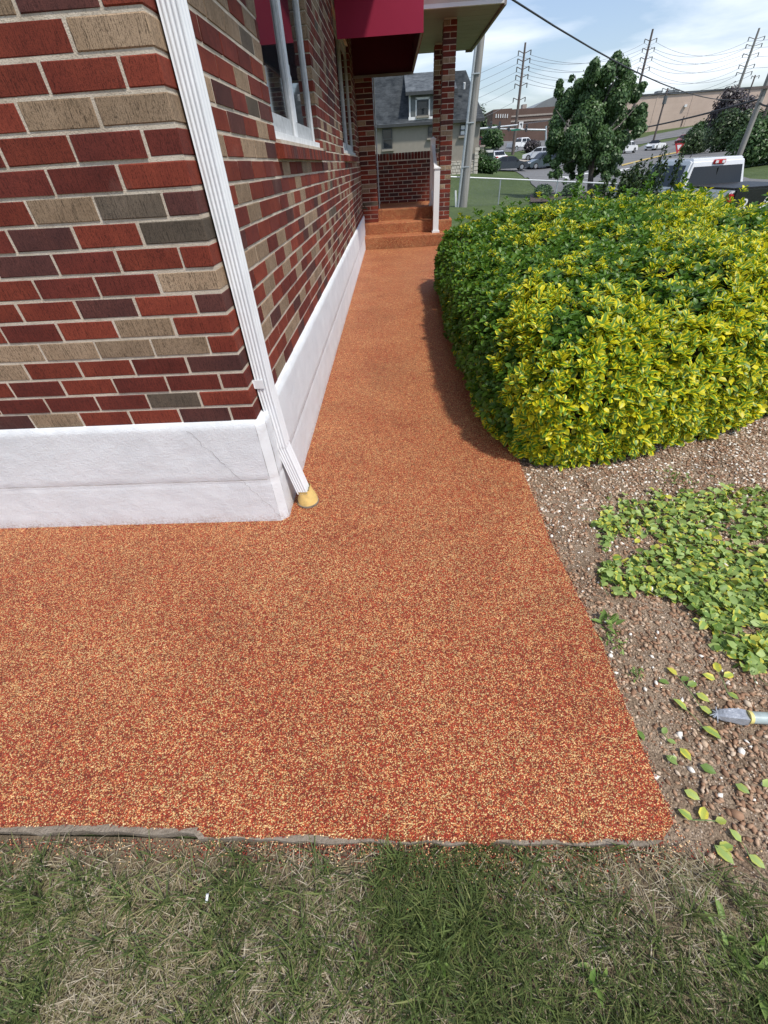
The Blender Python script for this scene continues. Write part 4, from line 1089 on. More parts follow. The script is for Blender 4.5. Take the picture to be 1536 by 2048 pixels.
# single fallen sprigs and leaves
def sprig(px_, py_, leaves, label, group='fallen sprigs and leaves on the soil bed', name='fallen_leaf'):
    p = PZ(px_, py_, -.028); z = max(gz(p.x, p.y), -.03); base = Vector((p.x, p.y, z)); t_ = thing(name, label, 'leaf', base, 0, group)
    for (dx, dy, ang, L, r, g, b) in leaves:
        q = PZ(px_ + dx, py_ + dy, -.02); me = inst_mesh('leaf', LEAF_V, LEAF_F, frames(np.array([[math.cos(ang), math.sin(ang), .12]]), np.array([[random.uniform(-.3, .3), random.uniform(-.3, .3), 1]])) * L, np.zeros((1, 3)), 'cut_leaf', np.array([[r, g, b]]), LEAF_UV)
        link('leaf', me, t_, (q.x - base.x, q.y - base.y, gz(q.x, q.y) + .009 - base.z))
    if len(leaves) > 1:
        a, b = leaves[0], leaves[-1]; pa, pb = PZ(px_ + a[0], py_ + a[1], -.02), PZ(px_ + b[0], py_ + b[1], -.02)
        m1 = MB(base); m1.tube([(pa.x, pa.y, z + .008), ((pa.x + pb.x) / 2, (pa.y + pb.y) / 2, z + .012), (pb.x, pb.y, z + .008)], .0012, 'stem_green', 5); m1.build('stem', t_)
sprig(1355, 1350, [(0, 0, 2.2, .034, .5, .2, .9), (8, 10, .3, .03, .1, 0, 0), (-15, 15, 2.9, .032, .1, 0, 0), (20, 20, .2, .034, .2, .2, 0), (38, 35, -.9, .038, .9, .4, .2), (45, 60, -1.0, .040, 1, .3, .1)], 'long sprig with one yellow leaf at its upper end, left of the grey tool')
sprig(1437, 1345, [(0, 0, 1.3, .038, .9, 1, .5), (10, 8, .2, .036, .9, .9, .3), (-6, 14, 2.6, .036, .9, 1, .4), (18, 40, -.8, .03, .4, .3, 0)], 'pale yellow sprig lying above the grey tool')
sprig(1375, 1420, [(0, 0, 2.1, .044, .9, .5, 0), (30, 32, -.8, .050, .7, .5, 0)], 'two long pale green leaves touching the left end of the tool')
sprig(1325, 1465, [(0, 0, .6, .026, .3, 0, 0), (10, 14, -.4, .024, .5, 0, 0)], 'pair of small green leaves left of the smooth white pebble')
sprig(1360, 1495, [(0, 0, -1.2, .036, .8, .8, .35)], 'single green and yellow leaf below the smooth white pebble')
sprig(1332, 1510, [(0, 0, -.9, .032, .3, 0, 0), (8, 8, .2, .022, .8, 0, 0)], 'crumpled dark green leaf near the middle of the path edge')
sprig(1400, 1530, [(0, 0, -.6, .038, .05, 0, 0)], 'dark green oval leaf lying alone on brown gravel')
sprig(1368, 1580, [(0, 0, -.7, .036, 1, .3, .1)], 'pale green oval leaf beside the corner of the path')
sprig(1470, 1568, [(0, 0, -.8, .032, .5, .2, 0)], 'small green leaf lying right of the pale green oval leaf')
sprig(1525, 1572, [(0, 0, .3, .034, .9, .1, 0)], 'round pale leaf at the right edge above the grass')
sprig(1385, 1640, [(0, 0, 2.4, .034, .6, .5, 0), (18, 0, .9, .036, .8, .9, .5), (45, 2, .0, .028, .3, .2, .3)], 'yellow green sprig at the corner where gravel meets grass')
sprig(1428, 1690, [(0, 0, -1.0, .044, .8, .3, 0), (10, 8, .2, .036, .6, .4, 0)], 'large pale green leaf pair lying in the dry grass')
sprig(1482, 1685, [(0, 0, 2.0, .030, .9, .2, 0), (14, 24, -.9, .034, 1, .3, 0)], 'slim pale sprig right of the large leaf pair')
sprig(1275, 1458, [(0, 0, -1.3, .032, .05, 0, 0)], 'dark leaf pressed against the edge of the path')
sprig(1270, 1085, [(0, 0, .6, .036, .9, 1, .7)], 'bright yellow leaf in a gap of the leaf heap')
# weeds
def weed(px_, py_, n, L, label, mat='cut_leaf', r=.05):
    p = PZ(px_, py_, -.03); z = gz(p.x, p.y); base = Vector((p.x, p.y, z)); t_ = thing('weed', label, 'weed', base, 0)
    a = rng.uniform(0, 6.28, n); el = rng.uniform(.15, 1.1, n); d = np.column_stack([np.cos(a) * np.cos(el), np.sin(a) * np.cos(el), np.sin(el)])
    pos = np.column_stack([rng.normal(0, r * .5, n), rng.normal(0, r * .5, n), rng.uniform(.002, .02, n)])
    nm = np.tile([0, 0, 1.], (n, 1)) + unit(n) * .4
    tn = np.stack([rng.uniform(0, .45, n), np.zeros(n), np.zeros(n)], 1)
    link('leaves', inst_mesh('leaves', np.array(LEAF_V) * np.array([.55, 1, 1]), LEAF_F, frames(d, nm) * (L * rng.uniform(.5, 1.2, n))[:, None, None], pos, mat, tn, LEAF_UV), t_)
    m1 = MB(base)
    for k in range(3): m1.tube([base, base + Vector((random.uniform(-.02, .02), random.uniform(-.02, .02), .03))], .0012, 'stem_green', 4)
    m1.build('stems', t_)
weed(1218, 1248, 16, .042, 'green leafy weed growing against the path edge', r=.03)
weed(1224, 1285, 34, .020, 'low tuft of fine weeds just below the leafy weed', r=.05)
weed(1350, 957, 46, .024, 'low weed patch on gravel in front of the hedge', r=.10)
weed(1275, 1355, 20, .016, 'sparse fine weed on soil above the long sprig', r=.03)
weed(1480, 1900, 30, .040, 'broad leaved weed in the grass at the lower right', r=.07)
weed(880, 1910, 24, .022, 'small clover like weed in the grass below the path', r=.06)
weed(1195, 1972, 8, .035, 'pale weed leaf cluster at the bottom right of the grass', r=.02)
# grey tool
p0 = PZ(1425, 1428, -.02); p1 = PZ(1490, 1437, -.02); p2 = PZ(1620, 1446, -.02)
tl = thing('garden_tool', 'worn grey metal tool head with a grey green pipe handle lying on the gravel', 'tool', p0)
zb = .0
m1 = MB(p0); dv_ = (p1 - p0).normalized(); sv_ = Vector((-dv_.y, dv_.x, 0)); ring = []
for t_, w_, h_ in ((0, .004, .004), (.12, .012, .010), (.3, .016, .016), (.55, .019, .022), (.85, .021, .024), (1, .020, .022)):
    c = p0 + (p1 - p0) * t_; ring.append([c + sv_ * w_ + Vector((0, 0, zb)), c + sv_ * w_ * .8 + Vector((0, 0, zb + h_)), c - sv_ * w_ * .7 + Vector((0, 0, zb + h_ * .9)), c - sv_ * w_ + Vector((0, 0, zb))])
vs = [v + Vector((0, 0, .004 * mnoise.noise(v * 90))) for r in ring for v in r]
m1.add(vs, [(j * 4 + i, j * 4 + (i + 1) % 4, (j + 1) * 4 + (i + 1) % 4, (j + 1) * 4 + i) for j in range(5) for i in range(4)], 'tool_metal'); m1.build('blade', tl)
m1 = MB(p0); m1.tube([p1 + dv_ * .001 + Vector((0, 0, .012)), p1 + dv_ * .010 + Vector((0, 0, .012))], .0185, 'tape', 14); m1.build('tape_ring', tl)
m1 = MB(p0); m1.tube([p1 + dv_ * .009 + Vector((0, 0, .012)), p2 + Vector((0, 0, .012))], .017, 'tool_pipe', 14); m1.build('handle', tl)
m1 = MB(p0)
for k in range(9): m1.tube([p0 + Vector((.01, 0, .006)), p0 + Vector((random.uniform(-.02, .02), random.uniform(-.035, .02), random.uniform(0, .012)))], [.0035, .0012], 'tool_metal', 5)
m1.build('frayed_end', tl)

# ------------------------------------------------------------------ grass in front
n = 75000
x = rng.uniform(-1.55, 1.35, n); y = rng.uniform(-.42, .275, n)
nt = 300; tx, ty = rng.uniform(-1.5, 1.2, nt), np.minimum(rng.uniform(-.40, .30, nt), .262); kk = rng.integers(0, nt, 8500); x = np.append(x, tx[kk] + rng.normal(0, .011, 8500)); y = np.append(y, ty[kk] + rng.normal(0, .010, 8500)); istuft = np.append(np.zeros(n, bool), np.ones(8500, bool)); n = len(x)
lim = .262 - .004 * (x > -.5) - np.clip((x - .60) * .30, 0, .4); edge = lim - y
pn = np.array([mnoise.noise(Vector((a * 2.6, b * 3.4, 2))) + .5 * mnoise.noise(Vector((a * 8, b * 8, 5))) for a, b in zip(x, y)])
bare = np.array([mnoise.noise(Vector((a * 3.1, b * 3.1, 11))) + .4 * mnoise.noise(Vector((a * 10, b * 10, 7))) for a, b in zip(x, y)])
dry_b = np.where(x < -.1, .22, -.14) + np.clip((x - .35) * .45, 0, .4) + np.clip(.14 - edge, 0, .2) * 1.6 + np.where((x < -.15) & (x > -.9), .12, 0)
keep = (edge > .003) & (rng.random(n) < np.clip(edge * np.where(x < -.1, 7, 14) + np.where(x < -.1, .08, .3), 0, 1)) & ((bare < .30 + rng.random(n) * .6))
keep |= istuft & (edge > np.where(x < -.1, .06, .002))
x, y, pn, dry_b, edge, istuft = x[keep], y[keep], pn[keep], dry_b[keep], edge[keep], istuft[keep]; n = len(x)
dry = (rng.random(n) < np.clip(.40 + dry_b + pn * .85, .04, .92)) & ~(istuft & (rng.random(n) < .9))
z = np.array([gl(a, b) for a, b in zip(x, y)])
a = rng.uniform(0, 6.28, n) * .5 + rng.normal(2.2, 1.6, n); el = np.where(dry, rng.uniform(.02, .45, n), rng.uniform(.15, 1.15, n))
d = np.column_stack([np.cos(a) * np.cos(el), np.sin(a) * np.cos(el), np.sin(el)])
L = np.where(dry, rng.uniform(.018, .060, n), rng.uniform(.020, .070, n)); W = np.where(dry, rng.uniform(.0008, .0020, n), np.where(istuft, rng.uniform(.0020, .0040, n), rng.uniform(.0012, .0030, n)))
L = np.where(istuft, L * 1.35, L)
BV = np.array([(-.5, 0, 0), (.5, 0, 0), (-.38, .55, .05), (.38, .55, .05), (0, 1, -.06)]); BF = [(0, 1, 3), (0, 3, 2), (2, 3, 4)]
R_ = frames(d, np.tile([0, 0, 1.], (n, 1)) + unit(n) * .3); R_ = R_ * np.stack([W, L, L], 1)[:, None, :]
tn = np.where(dry, rng.uniform(.58, 1.0, n), np.clip(rng.normal(.26, .15, n), 0, .55))
me = inst_mesh('grass', BV, BF, R_, np.column_stack([x, y, z + .004 + rng.uniform(0, .008, n)]), 'grass', np.stack([tn] * 3, 1))
tag(link('grass', me), 'short patchy green and dry grass in front of the path', 'grass', kind='stuff')
# few grass blades on the bed's grass edge and along the far side of the soil
# long straw blades
M['straw'] = simple('dry_straw', (.40, .32, .18), .8)
m1 = MB()
for k in range(46):
    px_, py_ = (rng.uniform(180, 480), rng.uniform(1740, 1900)) if k < 34 else (rng.uniform(0, 1400), rng.uniform(1730, 2040))
    a_ = rng.normal(.75, .5); l = rng.uniform(.03, .10); pa = PZ(px_, py_, -.012); z_ = gl(pa.x, pa.y) + .016
    m1.tube([(pa.x, pa.y, z_ - .004), (pa.x + l * .5 * math.cos(a_), pa.y + l * .5 * math.sin(a_), z_ + rng.uniform(.004, .016)), (pa.x + l * math.cos(a_ + .25), pa.y + l * math.sin(a_ + .25), z_)], [.0009, .0009, .0003], 'stem_green' if k % 9 == 0 else 'straw', 4)
tag(m1.build('straw_stalks'), 'loose pale straw stalks and long blades lying on the grass', 'straw', kind='stuff')
# crumbs spilled off the path edge
n = 5200
x = np.where(rng.random(n) < .55, rng.normal(.15, .28, n), rng.uniform(-1.4, .66, n)); y = .262 - np.abs(rng.normal(0, .035, n)) * np.where((x > -.1) & (x < .5), 1.4, .7)
k2 = rng.random(n) < .22; y = np.where(k2, rng.uniform(.27, 2.2, n), y); x = np.where(k2, .665 + np.abs(rng.normal(0, .012, n)), x)
Tn, s_ = pebble_T(n, .0012, .0026, 1.0); z = np.where(k2, -.026, np.array([gl(a_, b_) for a_, b_ in zip(x, y)]) + .012)
tn = rng.random(n)
me = inst_mesh('rubber_crumbs', ICO_V, ICO_F, Tn, np.column_stack([x, y, z]), 'crumb', np.stack([tn] * 3, 1)); tag(link('rubber_crumbs', me), 'loose red and cream rubber crumbs spilled along the path edge', 'rubber crumbs', kind='stuff')
n = 9000                                                         # granules along the rims of the path
ii = rng.integers(0, len(rim) - 1, n); tt = rng.random(n); rr = np.array(rim); pxy = rr[ii] * (1 - tt[:, None]) + rr[ii + 1] * tt[:, None]
ok = pxy[:, 1] < 3.2; pxy = pxy[ok]; n = len(pxy); Tn, s_ = pebble_T(n, .0018, .003, 1.0)
me = inst_mesh('edge_granules', ICO_V, ICO_F, Tn, np.column_stack([pxy + rng.normal(0, .003, (n, 2)), rng.uniform(-.014, .0005, n)]), 'crumb', np.stack([rng.random(n)] * 3, 1)); tag(link('edge_granules', me), 'red and cream rubber granules forming the rough rim of the path', 'granules', kind='stuff')
p = PZ(415, 1797, -.02); m1 = MB(p); m1.tube([p + Vector((0, -.006, .002)), p + Vector((.001, .007, .010))], .0034, 'paper', 8); o = m1.build('cigarette_butt'); tag(o, 'small white butt lying in the dry grass at the left', 'litter')

# ------------------------------------------------------------------ neighbour house
HYd = 46.0
hs = thing('neighbour_house', 'beige stucco house with steep grey shingle roof and a dormer behind the porch', 'house', on((3, 47)))
HB = hs.location
def hp(x, y, D=HYd): return PY(x, y, D)
xl = -9.0; xr = hp(957, 300).x; zb_ = HB.z - .6; ze = hp(780, 250).z
m1 = MB(HB); m1.box((xl, HYd, zb_), (xr, HYd + 9, ze + .15), 'stucco'); m1.build('wall', hs)
zr = hp(850, 146, HYd + 4.2).z; xrr = hp(932, 140, HYd + 4.2).x
m1 = MB(HB)
e0, e1 = (xl - .3, HYd - .35, ze), (xr + .25, HYd - .35, ze)
b0_, b1_ = (xl - .3, HYd + 9.3, ze), (xr + .25, HYd + 9.3, ze); r0, r1 = (xl + 1.2, HYd + 4.3, zr), (xrr, HYd + 4.3, zr)
m1.add([e0, e1, b1_, b0_, r0, r1], [(0, 1, 5, 4), (1, 2, 5), (2, 3, 4, 5), (3, 0, 4), (0, 3, 2, 1)], 'shingle'); rf = m1.build('roof', hs)
m1 = MB(HB); m1.box((xl - .3, HYd - .40, ze - .16), (xr + .28, HYd - .30, ze + .03), 'dark_trim'); m1.box((xl - .2, HYd - .30, ze - .10), (xr + .2, HYd - .02, ze - .02), 'stucco'); m1.build('eave', hs)
# courses of shingles as thin lapped strips
m1 = MB(HB); nst = 46
for k in range(nst):
    f0 = k / nst; f1 = (k + .96) / nst
    def L_(f, s): a = Vector(e0) + (Vector(r0) - Vector(e0)) * f; b = Vector(e1) + (Vector(r1) - Vector(e1)) * f; return a, b
    a0, b0q = L_(f0, 0); a1, b1q = L_(f1, 0); up = Vector((0, -.02, .02))
    x = 0
    m1.add([a0 + up * 1.6, b0q + up * 1.6, b1q + up * .3, a1 + up * .3], [(0, 1, 2, 3)], 'shingle')
o = m1.build('shingle', rf); o['kind'] = 'stuff'
# dormer
dl, dr_ = hp(818, 215).x, hp(906, 210).x; dzb, dzt = hp(840, 243).z, hp(840, 187).z
m1 = MB(HB); m1.box((dl, HYd - .06, dzb), (dr_, HYd + 4.0, dzt), 'grey_shutter'); dm = m1.build('dormer', hs)
m1 = MB(HB); rz0 = dzt + .05; zt_ = zr + .05
m1.prism([(dl - .25, HYd - .45, rz0), (dl - .25, HYd + 4.25, zt_), (dl - .25, HYd + 4.25, zt_ - .25), (dl - .25, HYd - .45, rz0 - .10)], (dr_ - dl + .5, 0, 0), 'shingle'); m1.box((dl - .27, HYd - .50, rz0 - .16), (dr_ + .27, HYd - .42, rz0 + .04), 'dark_trim'); m1.build('dormer_roof', hs)
m1 = MB(HB)
m1.box((dl - .05, HYd - .12, dzb - .02), (dr_ + .05, HYd - .05, hp(840, 233).z), 'sign_white'); m1.box((dl, HYd - .10, dzb), (dl + .12, HYd - .05, dzt), 'sign_white'); m1.box((dr_ - .12, HYd - .10, dzb), (dr_, HYd - .05, dzt), 'sign_white')
[m1.box((hp(xx, 233).x - .05, HYd - .13, hp(840, 233).z), (hp(xx, 233).x + .06, HYd - .05, hp(840, 197).z), 'sign_white') for xx in (832, 858)]; m1.box((hp(831, 199).x, HYd - .13, hp(840, 199.5).z), (hp(859, 199).x, HYd - .05, hp(840, 195).z), 'sign_white')
m1.build('dormer_trim', dm)
def hwin(x0, y0, x1, y1, mt='dark_trim', yy=HYd, pane='glass', par=hs):
    a, b = hp(x0, y1, yy), hp(x1, y0, yy); m1 = MB(HB); fr = .07
    m1.box((a.x, yy - .13, a.z), (b.x, yy - .03, a.z + fr), mt); m1.box((a.x, yy - .13, b.z - fr), (b.x, yy - .03, b.z), mt); m1.box((a.x, yy - .13, a.z + fr), (a.x + fr, yy - .03, b.z - fr), mt); m1.box((b.x - fr, yy - .13, a.z + fr), (b.x, yy - .03, b.z - fr), mt)
    mz = (a.z + b.z) / 2; m1.box((a.x + fr, yy - .12, mz - .03), (b.x - fr, yy - .03, mz + .03), mt); w_ = m1.build('window', par)
    m1 = MB(HB); m1.box((a.x + fr, yy - .07, a.z + fr), (b.x - fr, yy - .05, b.z - fr), pane); m1.build('pane', w_)
    m1 = MB(HB); m1.box((a.x - .1, yy - .2, a.z - .13), (b.x + .1, yy - .01, a.z - .003), 'stucco'); m1.build('sill', w_)
hwin(766, 257, 784, 299); hwin(856, 252, 872, 276); hwin(919, 248, 932, 272, 'dark_trim', HYd, 'sign_white'); hwin(834, 200, 856, 232, 'dark_trim', HYd - .08)
for xa, xb in ((822, 830), (860, 867)):
    a, b = hp(xa, 233, HYd), hp(xb, 197, HYd); m1 = MB(HB); m1.box((a.x, HYd - .12, a.z), (b.x, HYd - .06, b.z), 'grey_shutter'); m1.build('shutter', hs)
# stone plinth near the right corner
m1 = MB(HB); sx0, sz1 = hp(896, 322).x, hp(930, 321).z
m1.box((sx0, HYd - .10, zb_), (xr - .02, HYd - .005, sz1 - .03), 'mortar'); stn = m1.build('stone_plinth', hs)
z = HB.z - .1; k = 0
while z < sz1 - .02:
    h_ = random.uniform(.16, .26); x = sx0 - random.uniform(0, .3)
    while x < xr:
        w_ = random.uniform(.22, .5); a, b = max(x, sx0), min(x + w_ - .03, xr)
        if b - a > .08:
            m1 = MB(HB); m1.box((a, HYd - .10 - random.uniform(.03, .07), z), (b, HYd - .07, min(z + h_ - .03, sz1)), 'limestone'); m1.build('stone', stn, bevel=.015)
        x += w_
    z += h_
a = hp(948, 298); m1 = MB(HB); zz0 = HB.z - .1
while zz0 < a.z:
    m1 = MB(HB); m1.box((xr - .32, HYd - .22, zz0), (xr + .03 + random.uniform(-.05, .03), HYd - .17 + .02, zz0 + .22), 'limestone'); m1.build('stone', stn, bevel=.015); zz0 += .25
p = hp(928, 178, HYd + 1.6); m1 = MB(HB); m1.tube([p, p + Vector((0, -.1, .35))], .09, 'sign_white', 8); m1.build('roof_vent', hs)
a, b = hp(750, 180, HYd - 4), hp(783, 155, HYd - 4)
m1 = MB((a + b) / 2); m1.tube([a - Vector((2, 0, .6)), b], .05, 'sign_white', 6); 

# ------------------------------------------------------------------ chain link fence
fa_ = [G(866, 416), G(925, 413), G(996, 411), G(1108, 407), G(1226, 404), G(1330, 410)]
fn_ = thing('chain_link_fence', 'galvanised chain link fence across the lawn behind the hedge', 'fence', fa_[2])
fa_ = [on(p) for p in fa_]
FH = []
for p, (tx, ty) in zip(fa_, [(866, 352), (925, 355), (996, 358), (1108, 363), (1226, 368.5), (1330, 374)]): FH.append(PY(tx, ty, p.y).z - p.z)
for p, h_ in zip(fa_, FH):
    m1 = MB(fn_.location); m1.tube([p - Vector((0, 0, .1)), p + Vector((0, 0, h_ + .03))], .032, 'galv', 8); m1.build('post', fn_)
m1 = MB(fn_.location); m1.tube([p + Vector((0, 0, h_)) for p, h_ in zip(fa_, FH)], .028, 'vinyl', 8); m1.build('top_rail', fn_)
m1 = MB(fn_.location)
for i in range(len(fa_) - 1):
    A, B, ha, hb = fa_[i], fa_[i + 1], FH[i], FH[i + 1]; W_ = (B - A).length; stp_ = .075; k = -int(max(ha, hb) / stp_)
    while k * stp_ < W_:
        for sgn in (1, -1):
            t0 = k * stp_; pts_ = []
            for (u_, v_) in ((t0, 0 if sgn > 0 else 1), (t0 + min(ha, hb) * .9, 1 if sgn > 0 else 0)): pts_.append((u_, v_))
            (u0, v0), (u1, v1) = pts_; 
            lo_, hi_ = max(0, u0), min(W_, u1)
            if hi_ - lo_ > .05:
                def PT(u_):
                    vv = v0 + (v1 - v0) * (u_ - u0) / (u1 - u0); f = u_ / W_; q = A + (B - A) * f; return q + Vector((0, .0 + .003 * sgn, vv * (ha + (hb - ha) * f)))
                m1.tube([PT(lo_), PT(hi_)], .0016, 'wire_pale', 3, False)
        k += 1
o = m1.build('mesh_fabric', fn_)
m1 = MB(G(912, 414)); p = Vector(m1.off); m1.tube([p - Vector((0, 0, .05)), PY(911, 381, p.y)], .045, 'vinyl', 8); tag(m1.build('marker_post'), 'short white marker post left of the wooden utility pole', 'post')

# ------------------------------------------------------------------ utility pole with conduit (nearest)
def wood_pole(name, label, base, top, r0, r1, mat='pole_wood', group=None):
    t_ = thing(name, label, 'utility pole', base, 0, group); m1 = MB(base)
    k = 6; m1.tube([base - Vector((0, 0, .3))] + [base + (top - base) * j / k for j in range(k + 1)], [r0] + [r0 + (r1 - r0) * j / k for j in range(k + 1)], mat, 12); m1.build('pole', t_); return t_
ub = G(926, 414); D0 = ub.y
ut = PY(968, 40, D0 * 1.0)
up_ = wood_pole('utility_pole', 'weathered grey wooden utility pole with a metal conduit, beside the porch roof', ub, ut + Vector((0, 0, .5)), .19, .13)
m1 = MB(ub); a = G(910, 414); b = PY(949, 90, D0); m1.tube([Vector((ub.x - .27, ub.y - .1, ub.z - .1)), Vector((ub.x - .235, ub.y - .12, ub.z)) + (ut - ub) * ((b.z - ub.z) / (ut.z - ub.z))], .055, 'galv', 10); m1.build('conduit', up_)
for zf in (.25, .5, .75):
    m1 = MB(ub); q = ub + (ut - ub) * zf; m1.box((q.x - .30, q.y - .18, q.z), (q.x + .05, q.y - .13, q.z + .04), 'galv'); m1.build('strap', up_)

# ------------------------------------------------------------------ tree in the middle
tb = on(PY(1180, 392, 32)); TD = tb.y
tr_ = thing('maple_tree', 'bushy dark green tree standing beyond the fence at the street', 'tree', tb)
def tp(x, y, dy=0): return PY(x, y, TD + dy)
m1 = MB(tb)
fork = tp(1183, 335)
m1.tube([tb - Vector((0, 0, .2)), tb + Vector((0, 0, .15)), tp(1180, 372), tp(1182, 350), fork, tp(1188, 290), tp(1196, 230), tp(1200, 170)], [.24, .19, .16, .15, .15, .11, .07, .03], 'bark', 10); m1.build('trunk', tr_)
m1 = MB(tb)
brs = [((1184, 340), (1150, 320), (1115, 335)), ((1186, 300), (1140, 260), (1112, 220)), ((1188, 290), (1240, 250), (1275, 210)), ((1190, 260), (1160, 200), (1150, 150)), ((1196, 230), (1225, 170), (1235, 120)), ((1186, 320), (1120, 290), (1095, 270)), ((1186, 300), (1215, 262), (1240, 232))]
for bq in brs:
    dy = random.uniform(-1.2, 1.2); m1.tube([tp(*bq[0]), tp(*bq[1], dy * .5), tp(*bq[2], dy)], [.07, .05, .015], 'bark', 6)
m1.build('limbs', tr_)
cl = []
blobs = [(1235, 112, 13), (1228, 130, 22), (1246, 135, 20), (1190, 125, 12), (1185, 145, 22), (1212, 150, 24), (1250, 165, 30), (1160, 170, 18), (1120, 165, 9), (1143, 155, 8), (1118, 182, 14), (1140, 190, 20), (1180, 190, 40), (1230, 195, 40), (1270, 185, 22), (1285, 170, 10), (1130, 215, 32), (1175, 235, 45), (1225, 240, 44), (1268, 235, 28), (1285, 215, 13), (1283, 245, 12), (1115, 245, 24), (1112, 270, 24), (1150, 275, 36), (1200, 280, 38), (1240, 280, 28), (1105, 295, 16), (1130, 305, 26), (1170, 310, 28), (1215, 310, 26), (1098, 285, 10), (1110, 325, 14), (1140, 330, 20), (1115, 345, 14), (1145, 350, 10), (1165, 335, 14), (1205, 335, 14), (1222, 335, 16), (1215, 355, 10), (1228, 362, 7), (1240, 320, 10), (1255, 275, 12), (1130, 362, 6), (1102, 348, 8), (1185, 322, 22), (1168, 290, 26), (1205, 318, 20), (1228, 308, 20), (1160, 350, 9), (1190, 345, 10), (1210, 348, 11), (1235, 345, 10), (1095, 315, 11), (1288, 230, 10), (1287, 255, 10), (1275, 262, 14)]
ppm = (tp(1180, 250).z - tp(1180, 300).z) / 50
for (x, y, r) in blobs:
    c = tp(x, y, random.uniform(-1.3, 1.3)); R0 = r * ppm * .88; cl.append((c.x, c.y, c.z, R0 * .95, R0 * 1.2, R0 * .9))
foliage('crown', tr_, tb, cl, 66000, .135, 'tree_leaf', .5, .3, aspect=1.3)

# low round bushes in the mulch bed
for (x, y, r, lab) in ((1086, 396, .62, 'dark rounded bush left of the fence post in the mulch bed'), (1141, 395, .62, 'dark rounded bush between fence post and tree trunk'), (1196, 395, .45, 'dark rounded bush right of the tree trunk')):
    bush('round_bush', lab, PY(x, y, 31), r, 3500, .10, 'tree_leaf', 'rounded bushes in the mulch bed', h=.42)
# shrubs by the house corner
for (x, y, r, h, mt, lab) in ((959, 349, .95, .85, 'bush_leaf', 'pale green rounded shrub at the right corner of the stucco house'), (980, 349, 1.0, .8, 'bush_leaf', 'dark green rounded shrub right of the pale one by the sign'), (962, 330, .9, 1.3, 'dark_leaf', 'taller loose shrub behind the rounded shrubs at the stone sign')):
    bush('shrub', lab, PY(x, y, 49 + (4 if y < 340 else 0)), r, 3000, .16, mt, 'shrubs at the house corner', h=h)
b = PY(985, 300, 95); bq = thing('small_tree', 'small dark tree in front of the car park by the traffic signal', 'tree', on(b)); o_ = bq.location
m1 = MB(o_); m1.tube([o_ - Vector((0, 0, .2)), o_ + Vector((0, 0, 2.2))], .14, 'bark', 6); m1.build('trunk', bq)
cl = [(PY(x, y, 95).x, 95 + random.uniform(-1, 1), PY(x, y, 95).z, r) for x, y, r in ((985, 270, 1.3), (976, 275, 1.0), (995, 275, 1.0), (985, 262, .8), (990, 284, .8), (972, 283, .6), (998, 285, .6))]
foliage('crown', bq, o_, cl, 3500, .38, 'tree_leaf')
# dark shrub near lot pickup
bush('shrub', 'dark brown shrub in front of the parked white pickup in the lot', on(PY(1062, 305, 92)), 1.5, 2200, .3, 'smoke_leaf', h=1.0)

# ------------------------------------------------------------------ vehicles
def wheel(par, x, y, r, w):
    m1 = MB(); m1.tube([(x, y - w / 2, r), (x, y + w / 2, r)], r, 'tyre', 18); t_ = m1.build('wheel', par)
    m1 = MB(); s = 1 if y > 0 else -1; m1.tube([(x, y + s * (w / 2 - .02), r), (x, y + s * (w / 2 + .012), r)], r * .64, 'rim', 14); m1.build('rim', t_)
def prof_body(par, name, prof, w, mat, top_in=.0, bevel=.05):
    """side profile (x, z) extruded to width w"""
    m1 = MB(); n = len(prof); zs_ = [p[1] for p in prof]; zmin, zmax = min(zs_), max(zs_); vs = []
    for s in (-1, 1):
        for x, z in prof:
            f = (z - zmin) / (zmax - zmin); vs.append((x, s * (w / 2 - top_in * f), z))
    m1.add(vs, [tuple(range(n)), tuple(range(2 * n - 1, n - 1, -1))] + [(i, (i + 1) % n, (i + 1) % n + n, i + n) for i in range(n)], mat); return m1.build(name, par, bevel=bevel)
def side_glass(par, quad, w, z0, z1, win, name='side_window'):
    """quad: (x,z) corner list; sits just proud of greenhouse sides"""
    for s in (-1, 1):
        m1 = MB(); vs = []
        for x, z in quad:
            f = (z - z0) / (z1 - z0); yy = s * (w / 2 - win * f); vs += [(x, yy + s * .012, z)]
        m1.prism(vs, (0, -s * .02, 0), 'car_glass'); m1.build(name, par)
